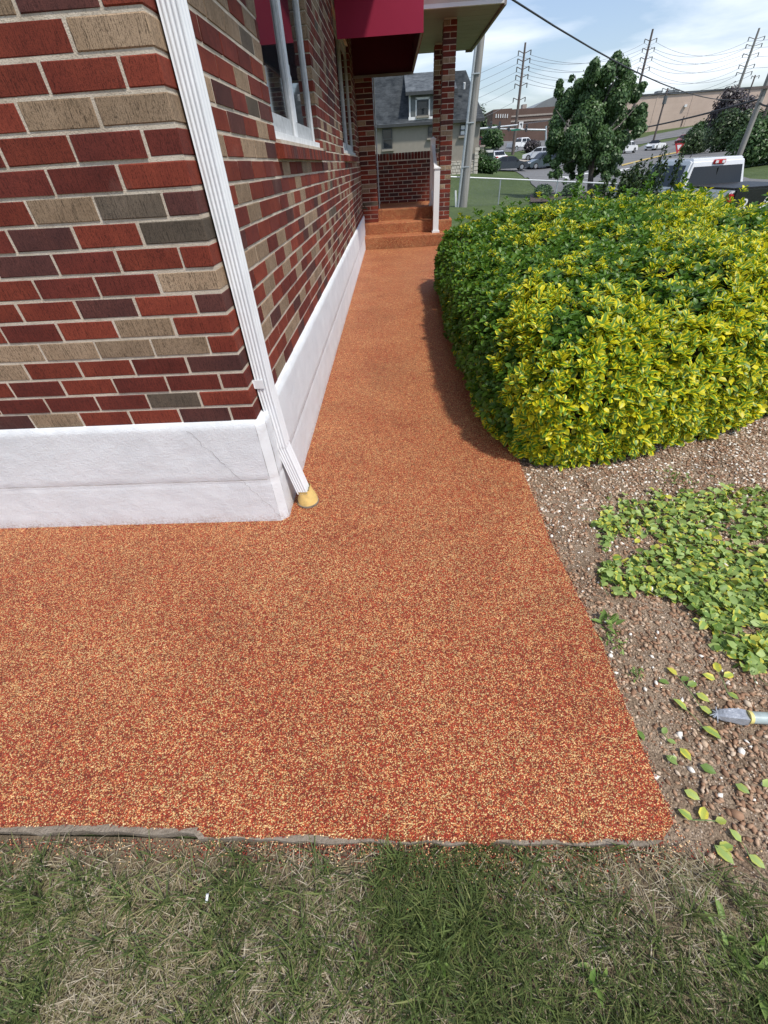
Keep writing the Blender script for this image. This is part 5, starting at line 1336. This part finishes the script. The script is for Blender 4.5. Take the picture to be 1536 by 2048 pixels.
def car(label, pos, heading, color, kind='sedan', group='cars on the street and car park', name='parked_car', cat='car', lights='front', z=None):
    """x forward"""
    base = Vector((pos[0], pos[1], (TZ(pos[0], pos[1]) + .05) if z is None else z)); r = thing(name, label, cat, base, heading, group)
    if kind == 'suv': L, W, H, hb, cab = 4.6, 1.85, 1.68, 1.02, (-2.15, -1.85, .35, 1.15)
    elif kind == 'open': L, W, H, hb, cab = 4.6, 1.85, 1.35, .92, (-.2, -.15, .35, .95)
    else: L, W, H, hb, cab = 4.7, 1.82, 1.45, .93, (-1.75, -1.05, .40, 1.25)
    l = L / 2
    prof_body(r, 'body', [(-l, .35), (-l + .05, .25), (l - .1, .22), (l, .38), (l - .02, .62), (l - .25, .74), (cab[3], hb), (cab[0], hb + .02), (-l + .1, hb - .02), (-l, .7)], W, color, .06, .06)
    if kind != 'open':
        prof_body(r, 'roof', [(cab[0], hb - .05), (cab[3], hb - .05), (cab[2], H - .03), (cab[2] - .3, H), (cab[1] + .2, H), (cab[1], H - .06)], W - .14, color, .17, .05)
        z0, z1 = hb - .05, H; wi = W - .14
        mid = (cab[1] + cab[2]) / 2 - .05
        zl, zh = hb + .05, H - .10
        fx = lambda z, a, b: a + (b - a) * (z - z0) / (z1 - z0)
        xf0, xf1 = fx(zl, cab[3], cab[2]), fx(zh, cab[3], cab[2]); xb0, xb1 = fx(zl, cab[0], cab[1]), fx(zh, cab[0], cab[1])
        side_glass(r, [(mid + .05, zl), (xf0 - .12, zl), (xf1 - .08, zh), (mid + .05, zh)], wi, z0, z1, .17); side_glass(r, [(xb0 + .18, zl), (mid - .05, zl), (mid - .05, zh), (xb1 + .12, zh)], wi, z0, z1, .17)
        for nm_, (xa, xc) in (('windscreen', (cab[3], cab[2])), ('rear_window', (cab[0], cab[1]))):
            s = 1 if xa > xc else -1; m1 = MB(); a = fx(zl, xa, xc) + s * .02; b = fx(zh, xa, xc) + s * .03; q = wi / 2 - .14; q2 = q - .08
            m1.prism([(a, -q, zl), (a, q, zl), (b, q2, zh), (b, -q2, zh)], (-s * .03, 0, 0), 'car_glass'); m1.build(nm_, r)
    else:
        m1 = MB(); m1.prism([(.95, -.75, hb - .02), (.95, .75, hb - .02), (.45, .65, H), (.45, -.65, H)], (-.04, 0, 0), 'car_glass'); m1.build('windscreen', r)
        for sy in (-.4, .4):
            m1 = MB(); m1.box((-.35, sy - .25, .5), (-.15, sy + .25, 1.2), 'black_plastic'); m1.build('seat', r, bevel=.06)
        m1 = MB(); m1.box((-1.3, -.72, hb + .01), (.7, .72, hb + .025), 'black_plastic'); m1.build('interior', r)
    for sx in (-l + .85, l - .9):
        for sy in (-W / 2 + .1, W / 2 - .1): wheel(r, sx, sy, .335, .22)
    for sy in (-1, 1):
        m1 = MB(); m1.box((l - .22, sy * (W / 2 - .45), .60), (l + .005, sy * (W / 2 - .07), .72), 'clear_lens'); m1.build('headlight', r, bevel=.03)
        m1 = MB(); m1.box((-l - .008, sy * (W / 2 - .45), .68), (-l + .2, sy * (W / 2 - .06), .84), 'red_lens'); m1.build('taillight', r, bevel=.03)
        m1 = MB(); m1.box((.75, sy * (W / 2 - .02), hb - .02), (.95, sy * (W / 2 + .16), hb + .12), color); m1.build('mirror', r, bevel=.03)
    m1 = MB(); m1.box((l - .04, -.45, .36), (l + .012, .45, .56), 'black_plastic'); m1.build('grille', r)
    return r
def heading_to(a, b): return math.atan2(b.y - a.y, b.x - a.x)
car('black sedan leaving the side street at the left, nose to the right', PY(1017, 342, 69), -.05, 'car_black')
car('white car half hidden behind the black sedan', PY(990, 331, 76), math.pi * .55, 'car_white')
car('dark green sport utility car partly hidden by the tree', PY(1083, 336, 72), math.pi + .25, 'car_green', 'suv')
car('white car above the dark green one beside the traffic signal pole', PY(1078, 322, 80), math.pi * .85, 'car_white')
car('white sedan at the right edge of the tree', PY(1246, 308, 88), math.radians(215), 'car_white')
car('white convertible with its top down driving down the hill', PY(1308, 300, 98), math.radians(222), 'car_white', 'open')
car('dark red car at the top of the hill by the yield sign', PY(1366, 287, 110), math.radians(225), 'car_red')
car('red parked car beside the wooden pole at the far car park', on(PY(962, 289, 105)), 2.6, 'car_red')
car('silver car behind the red parked car', on(PY(966, 277, 118)), 2.6, 'car_silver')

def pickup(label, base, heading, group, lettered=False, W=2.0):
    r = thing('pickup_truck', label, 'pickup truck', base, heading, group)
    # x forward; rear bumper at x=-3.0, nose at 2.85
    prof_body(r, 'body', [(-1.05, .55), (2.75, .50), (2.85, .62), (2.85, .98), (2.72, 1.12), (1.35, 1.22), (1.25, 1.20), (-1.05, 1.20)], W, 'car_white', .05, .05)
    prof_body(r, 'cab', [(-1.02, 1.16), (1.55, 1.16), (.75, 1.82), (.55, 1.88), (-.78, 1.88), (-.90, 1.84)], W - .08, 'car_white', .20, .05)
    prof_body(r, 'bed', [(-2.95, .58), (-1.08, .58), (-1.08, 1.27), (-2.95, 1.27)], W, 'car_white', .02, .04)
    m1 = MB(); m1.box((-2.93, -W / 2 + .05, 1.272), (-1.10, W / 2 - .05, 1.315), 'black_plastic'); m1.build('bed_cover', r, bevel=.02)
    m1 = MB(); m1.box((-3.01, -W / 2 + .10, .62), (-2.952, W / 2 - .10, 1.29), 'car_black' if lettered else 'car_white'); tg = m1.build('tailgate', r, bevel=.02)
    m1 = MB(); m1.box((-3.16, -W / 2 + .02, .42), (-2.96, W / 2 - .02, .60), 'black_plastic' if lettered else 'rim'); m1.build('rear_bumper', r, bevel=.03)
    m1 = MB(); m1.box((2.80, -W / 2 + .05, .40), (2.98, W / 2 - .05, .62), 'rim'); m1.build('front_bumper', r, bevel=.03)
    m1 = MB(); m1.box((2.82, -.55, .66), (2.875, .55, .98), 'black_plastic'); m1.build('grille', r)
    wi = W - .08; z0, z1 = 1.16, 1.88
    m1 = MB(); zl, zh = 1.25, 1.70; q = wi / 2 - .16
    m1.prism([(-1.025 + .015, -q, zl), (-1.025 + .015, q, zl), (-.935, q - .10, zh), (-.935, -q + .10, zh)], (-.02, 0, 0), 'car_glass'); m1.build('rear_window', r)
    m1 = MB(); m1.box((-.99, -.006, zl + .02), (-.965, .006, zh - .04), 'black_plastic')
    m1.build('window_divider', r)
    side_glass(r, [(-.82, 1.27), (.10, 1.27), (.10, 1.74), (-.72, 1.74)], wi, z0, z1, .20); side_glass(r, [(.18, 1.27), (1.26, 1.27), (.70, 1.74), (.18, 1.74)], wi, z0, z1, .20)
    m1 = MB(); m1.prism([(1.50, -.82, 1.24), (1.50, .82, 1.24), (.86, .70, 1.77), (.86, -.70, 1.77)], (.03, 0, .02), 'car_glass'); m1.build('windscreen', r)
    m1 = MB(); m1.box((-.965, -.17, 1.735), (-.895, .17, 1.835), 'red_lens'); bl = m1.build('brake_light', r, bevel=.015)
    for sy in (-1, 1):
        m1 = MB(); m1.box((-.968 - .004, sy * .055, 1.755), (-.95, sy * .14, 1.815), 'clear_lens'); m1.build('cargo_lamp', bl)
    m1 = MB(); m1.tube([(.35, 0, 1.87), (.30, 0, 2.0)], .012, 'black_plastic', 6); m1.build('antenna', r)
    for sy in (-1, 1):
        m1 = MB(); m1.box((1.18, sy * (W / 2 + .02), 1.24), (1.30, sy * (W / 2 + .26), 1.50), 'black_plastic'); m1.build('mirror', r, bevel=.03)
        m1 = MB(); m1.box((-2.99, sy * (W / 2 - .13), .78), (-2.85, sy * (W / 2 + .004), 1.20), 'red_lens'); m1.build('taillight', r, bevel=.02)
        m1 = MB(); m1.box((2.70, sy * (W / 2 - .42), .74), (2.862, sy * (W / 2 - .01), .98), 'clear_lens'); m1.build('headlight', r, bevel=.03)
        for sx in (-2.0, 1.85): wheel(r, sx, sy * (W / 2 - .13), .40, .27)
    if lettered:
        for ch, off in (('R', .56), ('A', 0), ('M', -.58)):
            cu = bpy.data.curves.new('letter', 'FONT'); cu.body = ch; cu.size = .40; cu.extrude = .008; cu.align_x = 'CENTER'
            tmp = bpy.data.objects.new('letter', cu); COL.objects.link(tmp); dg = bpy.context.evaluated_depsgraph_get(); me = bpy.data.meshes.new_from_object(tmp.evaluated_get(dg)); bpy.data.objects.remove(tmp)
            me.materials.clear(); me.materials.append(M['sign_white']); link('letter', me, tg, (-3.018, off, .82), (math.pi / 2, 0, -math.pi / 2))
    return r
rc = PY(1425, 375, 15.0)                 # middle of the cab's rear window base
hd = math.radians(97)
fw = Vector((math.cos(hd), math.sin(hd), 0))
tbase = Vector((rc.x, rc.y, 0)) + fw * 1.02; tbase.z = rc.z - 1.22
pickup('white pickup truck with black tailgate parked right behind the hedge', tbase, hd, 'pickup trucks', True)
drape('driveway', [(tbase.x - 2.2, tbase.y - 4.5), (tbase.x + 3.5, tbase.y - 5), (tbase.x + 4.5, tbase.y + 6), (tbase.x - 2.2, tbase.y + 6)], 0, 'asphalt', 1.0, zf=lambda x, y: max(TZ(x, y) + .05, tbase.z - .005) if abs(x - tbase.x) < 1.6 and abs(y - tbase.y) < 3.6 else TZ(x, y) + .05)
lp = on(PY(1043, 302, 105), .05); pickup('white pickup truck parked in the lot in front of the brown building', lp, math.radians(25), 'pickup trucks')

# ------------------------------------------------------------------ far buildings
def pb(x, y, D): return PY(x, y, D)
D = 150.0
a, b = pb(1195, 276, D), pb(1560, 178, D); zt0, zt1 = pb(1292, 187, D).z, pb(1466, 180, D).z
tn_ = thing('tan_warehouse', 'long tan block warehouse on the hill beyond the tree', 'building', (pb(1300, 270, D).x, D, pb(1300, 270, D).z)); TB = tn_.location
xR = b.x + 30
m1 = MB(TB); m1.prism([(a.x, D, -2), (xR, D, -2), (xR, D, zt1), (a.x, D, zt1)], (0, 40, 0), 'tan_wall'); wl_ = m1.build('wall', tn_)
m1 = MB(TB); m1.box((a.x - .2, D - .25, zt1), (xR + .2, D + 40.2, zt1 + .35), 'dark_trim'); m1.build('parapet_cap', tn_)
for x in np.arange(a.x + 4, xR, 9.0):
    m1 = MB(TB); m1.box((x, D - .06, -2), (x + .35, D - .002, zt1 - .02), 'tan_wall'); m1.build('pilaster', tn_)
for (xa, ya, xb, yb, mt) in ((1362, 232, 1369, 253, 'brown_wall'), (1518, 190, 1530, 220, 'sign_white')):
    p, q = pb(xa, yb, D - .1), pb(xb, ya, D - .1); m1 = MB(TB); m1.box((p.x, D - .2, p.z), (q.x, D - .01, q.z), mt); m1.build('door' if mt == 'brown_wall' else 'panel', tn_)
p = pb(1371, 212, D - .3); m1 = MB(TB); m1.box((p.x - .3, D - .5, p.z - .2), (p.x + .3, D - .1, p.z + .3), 'sign_white'); m1.build('wall_lamp', tn_)
m1 = MB(TB); p = pb(1240, 184, D + 8)
for x in (1318, 1351, 1340): q = pb(x, 180, D + 5); m1.box((q.x - .6, D + 4, zt1 + .3), (q.x + .6, D + 6, zt1 + 1.1), 'grey_roof')
m1.build('rooftop_unit', tn_)
D = 140.0
br = thing('brown_building', 'dark brown brick building with pale bands behind the traffic signal', 'building', (pb(1040, 280, D).x, D, pb(1040, 280, D).z)); BB = br.location
xa, xb, xc = pb(985, 240, D).x, pb(1022, 240, D).x, pb(1130, 240, D).x
m1 = MB(BB); m1.box((xa, D, -1), (xb, D + 25, pb(1003, 218, D).z), 'brown_wall'); m1.box((xb + .01, D + .3, -1), (xc, D + 25, pb(1060, 216, D).z), 'brown_wall'); m1.build('wall', br)
for y in (231, 241): q = pb(1050, y, D); m1 = MB(BB); m1.box((xb + .02, D + .2, q.z - .15), (xc, D + .29, q.z + .15), 'pale_band'); m1.build('band', br)
for k in range(6): q0, q1 = pb(991 + k * 4.5, 236, D), pb(993.4 + k * 4.5, 228, D); m1 = MB(BB); m1.box((q0.x, D - .1, q0.z), (q1.x, D - .01, q1.z), 'sign_white'); m1.build('window', br)
q0, q1 = pb(1060, 210, D + 6), pb(1125, 190, D + 6); m1 = MB(BB); nn = 14
pr = [(q0.x + (q1.x - q0.x) * 2 * k / nn, D + 6, q0.z - 1 + (q1.z - q0.z + 1) * math.sin(math.pi * k / nn)) for k in range(nn + 1)]
m1.prism(pr, (0, 20, 0), 'grey_roof'); m1.build('roof', br)
q0, q1 = pb(1045, 216, D + 2), pb(1054, 208, D + 2); m1 = MB(BB); m1.box((q0.x, D + 2, q0.z - .6), (q1.x, D + 4, q1.z), 'pale_band'); m1.build('rooftop_unit', br)
# small far clutter behind the signal: shop strip and pole sign
D = 160.0; q0, q1 = pb(942, 278, D), pb(992, 258, D); sp2 = thing('shop_building', 'low pale shop building far behind the small dark tree', 'building', (q0.x, D, q0.z)); m1 = MB(sp2.location); m1.box((q0.x, D, q0.z - 4), (q1.x, D + 12, q1.z), 'sign_white'); w_ = m1.build('wall', sp2)
m1 = MB(sp2.location); m1.box((q0.x - .5, D - .5, q1.z), (q1.x + .5, D + 12.5, q1.z + .7), 'dark_trim'); m1.build('roof', sp2)

# ------------------------------------------------------------------ signs and signals
ps = on(PY(1090, 322, 84)); D = ps.y
sg = thing('traffic_signal', 'traffic signal mast with long arm left of the tree', 'traffic signal', ps)
m1 = MB(ps); m1.tube([ps, PY(1092, 252, D)], [.17, .12], 'galv', 10); m1.build('mast', sg)
m1 = MB(ps); m1.tube([PY(1091, 260, D), PY(1040, 259, D), PY(1000, 258, D)], [.12, .1, .07], 'galv', 8); m1.build('arm', sg)
def signal_head(x, y0, y1, D, par, off):
    m1 = MB(off); a, b = PY(x - 2.6, y1, D - .2), PY(x + 2.6, y0, D - .2); m1.box((a.x, D - .35, a.z), (b.x, D - .1, b.z), 'signal'); h_ = m1.build('signal_head', par, bevel=.04)
    for k in range(3):
        z = a.z + (b.z - a.z) * (k + .5) / 3; cx = (a.x + b.x) / 2; m1 = MB(off); m1.tube([(cx, D - .36, z), (cx, D - .42, z)], .13, 'gasket', 10); m1.build('lens', h_)
signal_head(1053, 248, 264, D, sg, ps); signal_head(1018, 250, 263, D, sg, ps)
m1 = MB(ps); a, b = PY(1022, 262, D - .3), PY(1041, 257, D - .3); m1.box((a.x, D - .32, a.z), (b.x, D - .26, b.z), 'green_sign'); m1.build('street_name_plate', sg)
a, b = PY(1037, 258, D - .3), PY(1047, 243, D - .3); m1 = MB(ps); m1.box((a.x, D - .34, a.z), (b.x, D - .28, b.z), 'sign_white'); sn_ = m1.build('lane_sign', sg)
m1 = MB(ps); cx = (a.x + b.x) / 2; w_ = (b.x - a.x); hz = b.z - a.z
m1.box((cx + w_ * .12, D - .36, a.z + hz * .2), (cx + w_ * .24, D - .345, a.z + hz * .7), 'signal'); m1.prism([(cx - w_ * .3, D - .36, a.z + hz * .68), (cx + w_ * .05, D - .36, a.z + hz * .88), (cx + w_ * .05, D - .36, a.z + hz * .48)], (0, .015, 0), 'signal'); m1.box((cx, D - .36, a.z + hz * .62), (cx + w_ * .24, D - .345, a.z + hz * .73), 'signal'); m1.build('turn_arrow', sn_)
ps2 = on(PY(944, 330, 74)); D = ps2.y
sg2 = thing('traffic_signal', 'second signal mast whose arm reaches right from behind the wooden pole', 'traffic signal', ps2)
m1 = MB(ps2); m1.tube([ps2, PY(946, 250, D)], [.17, .12], 'galv', 10); m1.build('mast', sg2)
m1 = MB(ps2); m1.tube([PY(946, 259, D), PY(990, 255, D), PY(1035, 250, D)], [.13, .11, .08], 'galv', 8); m1.build('arm', sg2)
signal_head(999, 243, 259, D, sg2, ps2); signal_head(982, 243, 255, D, sg2, ps2)
# yield sign
yb_ = G(1352, 318); D = yb_.y; ys_ = thing('yield_sign', 'red and white triangular yield sign beside the hill street', 'sign', yb_)
c = PY(1357, 294, D); R1 = (PY(1366, 285, D).x - PY(1347, 285, D).x) / 2
m1 = MB(yb_); m1.tube([yb_, Vector((c.x, D, c.z + .1))], .04, 'galv', 6); m1.build('post', ys_)
m1 = MB(yb_); m1.prism([(c.x - R1, D - .08, c.z + R1 * .6), (c.x + R1, D - .08, c.z + R1 * .6), (c.x, D - .08, c.z - R1 * 1.15)], (0, .03, 0), 'sign_red'); pl = m1.build('plate', ys_)
m1 = MB(yb_); m1.prism([(c.x - R1 * .5, D - .09, c.z + R1 * .34), (c.x + R1 * .5, D - .09, c.z + R1 * .34), (c.x, D - .09, c.z - R1 * .52)], (0, .009, 0), 'sign_white'); m1.build('inner_triangle', pl)
# monument sign by the house
D = 54.0; b = on(PY(945, 330, D)); ms = thing('monument_sign', 'stone pillared blue and white sign at the end of the stucco house', 'sign', b)
a, q = PY(948, 325, D), PY(960, 296, D); m1 = MB(b); m1.box((a.x, D, b.z - .2), (q.x, D + .25, q.z - .2), 'sign_blue'); pnl = m1.build('panel', ms)
for i in range(3):
    m1 = MB(b); m1.box((a.x + .05 + .2 * (i % 2), D - .02, q.z - .6 - .42 * i), (a.x + .42 + .1 * i, D - .003, q.z - .45 - .42 * i), 'sign_white'); m1.build('lettering_block', pnl)
for xx in (a.x - .35, q.x): m1 = MB(b); m1.box((xx, D - .1, b.z - .2), (xx + .4, D + .35, q.z + .05), 'limestone'); m1.box((xx - .06, D - .16, q.z + .052), (xx + .46, D + .41, q.z + .2), 'pale_band'); m1.build('pillar', ms)
a, q = PY(969, 322, D + 2), PY(988, 298, D + 2); b2 = on((a.x + .6, D + 2)); ds_ = thing('dark_sign', 'dark green sign board with a white top panel left of the white car', 'sign', b2)
m1 = MB(b2); m1.box((a.x, D + 2, b2.z - .1), (q.x, D + 2.2, q.z), 'sign_dark'); m1.build('board', ds_)
m1 = MB(b2); z1_ = PY(980, 305, D + 2).z; m1.box((a.x + .04, D + 1.97, z1_), (q.x - .05, D + 1.997, q.z - .06), 'sign_white'); m1.build('white_panel', ds_)

# ------------------------------------------------------------------ distant poles and wires
def tpole(label, bx, by, tx, ty, D, arms, r0, r1, mat, group, armw=1.6, alt=False):
    t0 = PY(tx, ty, D); b0 = Vector((PY(bx, by, D).x, D, 0)); b0.z = TZ(b0.x, D) - .1
    top = Vector((b0.x + (t0.x - b0.x) * .6, D, t0.z)); top = Vector((t0.x, D, t0.z))
    b0.x = t0.x; p_ = wood_pole('transmission_pole', label, b0, top, r0, r1, mat, group)
    ends = []
    for ay in arms:
        z = PY(tx, ay, D).z
        for s in ((-1, 1)):
            m1 = MB(b0); e = Vector((top.x + s * armw * .8, D - .2, z + .30)); m1.tube([Vector((top.x, D, z)), e], .05, mat, 6); m1.build('arm', p_)
            m1 = MB(b0); m1.tube([e, e + Vector((0, 0, -.5))], .08, 'grey_shutter', 6); m1.build('insulator', p_); ends.append(e + Vector((0, 0, -.5)))
    return p_, ends
p1_, E1 = tpole('tall thin transmission pole left of the tree', 1018, 325, 1051, 85, 88, [107, 123, 139, 155, 172, 200], .26, .13, 'dark_wood', 'tall transmission poles', 1.1)
p2_, E2 = tpole('tall transmission pole rising right behind the tree', 1285, 280, 1306, 58, 112, [82, 100, 118, 138], .30, .16, 'dark_wood', 'tall transmission poles', 1.3)
p3_, E3 = tpole('tall leaning looking transmission pole at the right, two wide crossarms', 1450, 250, 1519, 56, 112, [78, 92, 110, 132, 146], .30, .16, 'pole_wood', 'tall transmission poles', 1.7)
p4_, E4 = tpole('short wooden pole with a transformer in front of the tan warehouse', 1312, 268, 1336, 176, 118, [180], .20, .14, 'dark_wood', 'distribution poles on the hill', 1.4)
q = PY(1330, 200, 117.6); m1 = MB(p4_.location); m1.tube([q - Vector((0, 0, .6)), q + Vector((0, 0, .6))], .35, 'grey_shutter', 10); m1.build('transformer', p4_)
p5_, E5 = tpole('far small pole beside the purple leaved tree', 1488, 195, 1511, 150, 135, [155], .2, .14, 'grey_shutter' if False else 'dark_wood', 'distribution poles on the hill', 1.0)
D = 32.0; t0 = PY(1536, 160, D); gb = Vector((t0.x, D, TZ(t0.x, D) - .2))
p6_ = wood_pole('utility_pole', 'thick pale wooden pole with a white base band at the right edge behind the pickup', gb, t0 + Vector((0, 0, 1.5)), .15, .12)
m1 = MB(gb); q = PY(1484, 308, D); m1.tube([Vector((gb.x, D, gb.z + .6)), Vector((gb.x, D, gb.z + 1.0))], .165, 'sign_white', 12); m1.build('white_band', p6_)
m1 = MB(gb); zc_ = PY(1532, 178, D).z; m1.box((gb.x - .9, D - .25, zc_), (gb.x + .9, D - .14, zc_ + .11), 'dark_wood'); m1.build('crossarm', p6_)
D2 = 58.0; t2 = PY(1545, 190, D2); p7_ = wood_pole('utility_pole', 'thin dark pole right behind the thick pale pole', Vector((t2.x, D2, TZ(t2.x, D2))), t2 + Vector((0, 0, 2)), .15, .11, 'dark_wood')

def wire(name, a, b, sag, r, mat, label, group=None, n=16):
    a = Vector(a); b = Vector(b); m1 = MB(a); m1.tube([a + (b - a) * (i / n) - Vector((0, 0, 4 * sag * (i / n) * (1 - i / n))) for i in range(n + 1)], r, mat, 5)
    return tag(m1.build(name), label, 'cable', group)
pa = Vector((1.70, 9.36, 3.06)); pbw = Vector((gb.x, D, PY(1525, 190, D).z))
wire('service_cable', pa, pbw, .55, .013, 'wire', 'thick black service cable from the porch roof corner to the pole at the right')
wire('overhead_cable', Vector((gb.x, D, PY(1525, 197, D).z)), PY(1200, 268, 60), .22, .050, 'wire', 'black cable sagging from the pale pole towards the tree')
wire('overhead_cable', Vector((gb.x, D, PY(1525, 205, D).z)), PY(1600, 180, 28), .3, .04, 'wire', 'black cable leaving the pale pole to the right')
gi = 'thin transmission wires across the sky'; lb = 'thin grey transmission wire between the tall poles'
ORD = ['topmost', 'second', 'third', 'fourth', 'fifth', 'lowest']; SIDE = ['left arms', 'right arms']
for i in range(4):
    for s in (0, 1):
        wire('transmission_wire', E1[2 * i + s], E2[2 * i + s], 1.6, .022, 'wire_pale', f'{ORD[i]} grey wire between the left and middle tall poles, on the {SIDE[s]}', gi)
        wire('transmission_wire', E2[2 * i + s], E3[2 * i + s], 1.8, .022, 'wire_pale', f'{ORD[i]} grey wire between the middle and right tall poles, on the {SIDE[s]}', gi)
    e = E3[2 * i]; wire('transmission_wire', e, e + Vector((60, -30, 2)), 1.5, .022, 'wire_pale', f'{ORD[i]} grey wire leaving the right tall pole out of the picture', gi)
for i in range(6):
    e = E1[2 * i]; wire('transmission_wire', e, Vector((e.x - 42, e.y - 5, e.z - 5 - i * .4)), 2.0, .02, 'wire_pale', f'{ORD[i]} thin wire running left from the left tall pole', 'wires running left')
for i in range(2):
    wire('distribution_wire', E4[i], E3[8 + i], 1.0, .025, 'wire_pale', f'thin wire going right from the {("left", "right")[i]} arm of the transformer pole', 'wires to the transformer pole'); wire('distribution_wire', E4[i], E4[i] + Vector((-30, 10, -3)), .8, .025, 'wire_pale', f'thin wire going left from the {("left", "right")[i]} arm of the transformer pole', 'wires left of the transformer pole')

# ------------------------------------------------------------------ planting on the right: purple tree, dark hedges
b = on(PY(1452, 285, 85)); pt = thing('purple_tree', 'dark purple leaved tree in front of the tan warehouse', 'tree', b)
m1 = MB(b); m1.tube([b - Vector((0, 0, .3)), PY(1452, 262, b.y), PY(1455, 230, b.y)], [.22, .16, .06], 'bark', 7); m1.build('trunk', pt)
cl = []
for x, y, r in ((1460, 190, 1.2), (1475, 200, 1.3), (1450, 205, 1.3), (1440, 222, 1.4), (1465, 220, 1.9), (1490, 215, 1.3), (1500, 205, .8), (1430, 240, 1.3), (1455, 245, 2.2), (1480, 240, 1.6), (1425, 258, .9), (1450, 262, 1.6), (1472, 258, 1.2), (1498, 228, .8)):
    c = PY(x, y, b.y + random.uniform(-1.5, 1.5)); cl.append((c.x, c.y, c.z, r))
foliage('crown', pt, b, cl, 5200, .42, 'smoke_leaf', .3, .2)
def hedge_row(label, pts_, r, h, n, size, mat, group='dark hedges along the hill'):
    base = on(pts_[0]); t_ = thing('boundary_hedge', label, 'hedge', base, 0, group); cl = []
    for p, q in zip(pts_[:-1], pts_[1:]):
        L = (Vector(q[:2]) - Vector(p[:2])).length; k = max(2, int(L / (r * .7)))
        for i in range(k):
            w = Vector(p[:2]) + (Vector(q[:2]) - Vector(p[:2])) * i / k; zz = TZ(w.x, w.y); cl.append((w.x + random.uniform(-.3, .3), w.y + random.uniform(-.3, .3), zz + h * .5, r, r, h * .55 * random.uniform(.85, 1.15))); cl.append((w.x, w.y, zz + h * random.uniform(.6, .85), r * .7, r * .7, h * .35))
    foliage('foliage', t_, base, cl, n, size, mat, 0, .65)
    m1 = MB(base)
    for c in cl[::2]: m1.tube([(c[0], c[1], c[2] - h * .6), (c[0], c[1], c[2] + h * .1)], [.1, .05], 'twig', 5)
    m1.build('stems', t_)
hedge_row('dark hedge behind the cab of the white pickup', [PY(1490, 332, 37), PY(1545, 328, 37), PY(1620, 328, 37)], 1.2, 2.3, 9000, .20, 'tree_leaf')
hedge_row('taller green hedge on the bank around the pale pole', [PY(1440, 290, 62), PY(1500, 285, 60), PY(1560, 280, 58), PY(1640, 280, 56)], 2.0, 3.2, 11000, .30, 'dark_leaf')
hedge_row('bright green bank of shrubs at the far right', [PY(1500, 262, 90), PY(1545, 255, 88), PY(1620, 250, 88)], 2.2, 3.5, 6000, .40, 'bush_leaf')
hedge_row('dark clipped hedge right of the yield sign', [PY(1378, 300, 66), PY(1410, 292, 72)], 1.3, 2.2, 5000, .25, 'dark_leaf')
hedge_row('loose green shrubs left of the purple tree', [PY(1395, 283, 95), PY(1440, 278, 92)], 1.8, 3.0, 5000, .35, 'bush_leaf')
b = on(PY(966, 262, 120)); dt = thing('background_tree', 'grey green tree at the far left behind the wooden pole', 'tree', b); m1 = MB(b); m1.tube([b, b + Vector((0, 0, 4))], .2, 'bark', 6); m1.build('trunk', dt)
foliage('crown', dt, b, [(PY(955, 242, 120).x, 120, PY(955, 242, 120).z, 1.8, 1.8, 2.6), (PY(958, 252, 120).x, 120, PY(958, 254, 120).z, 1.8)], 1500, .5, 'dark_leaf')
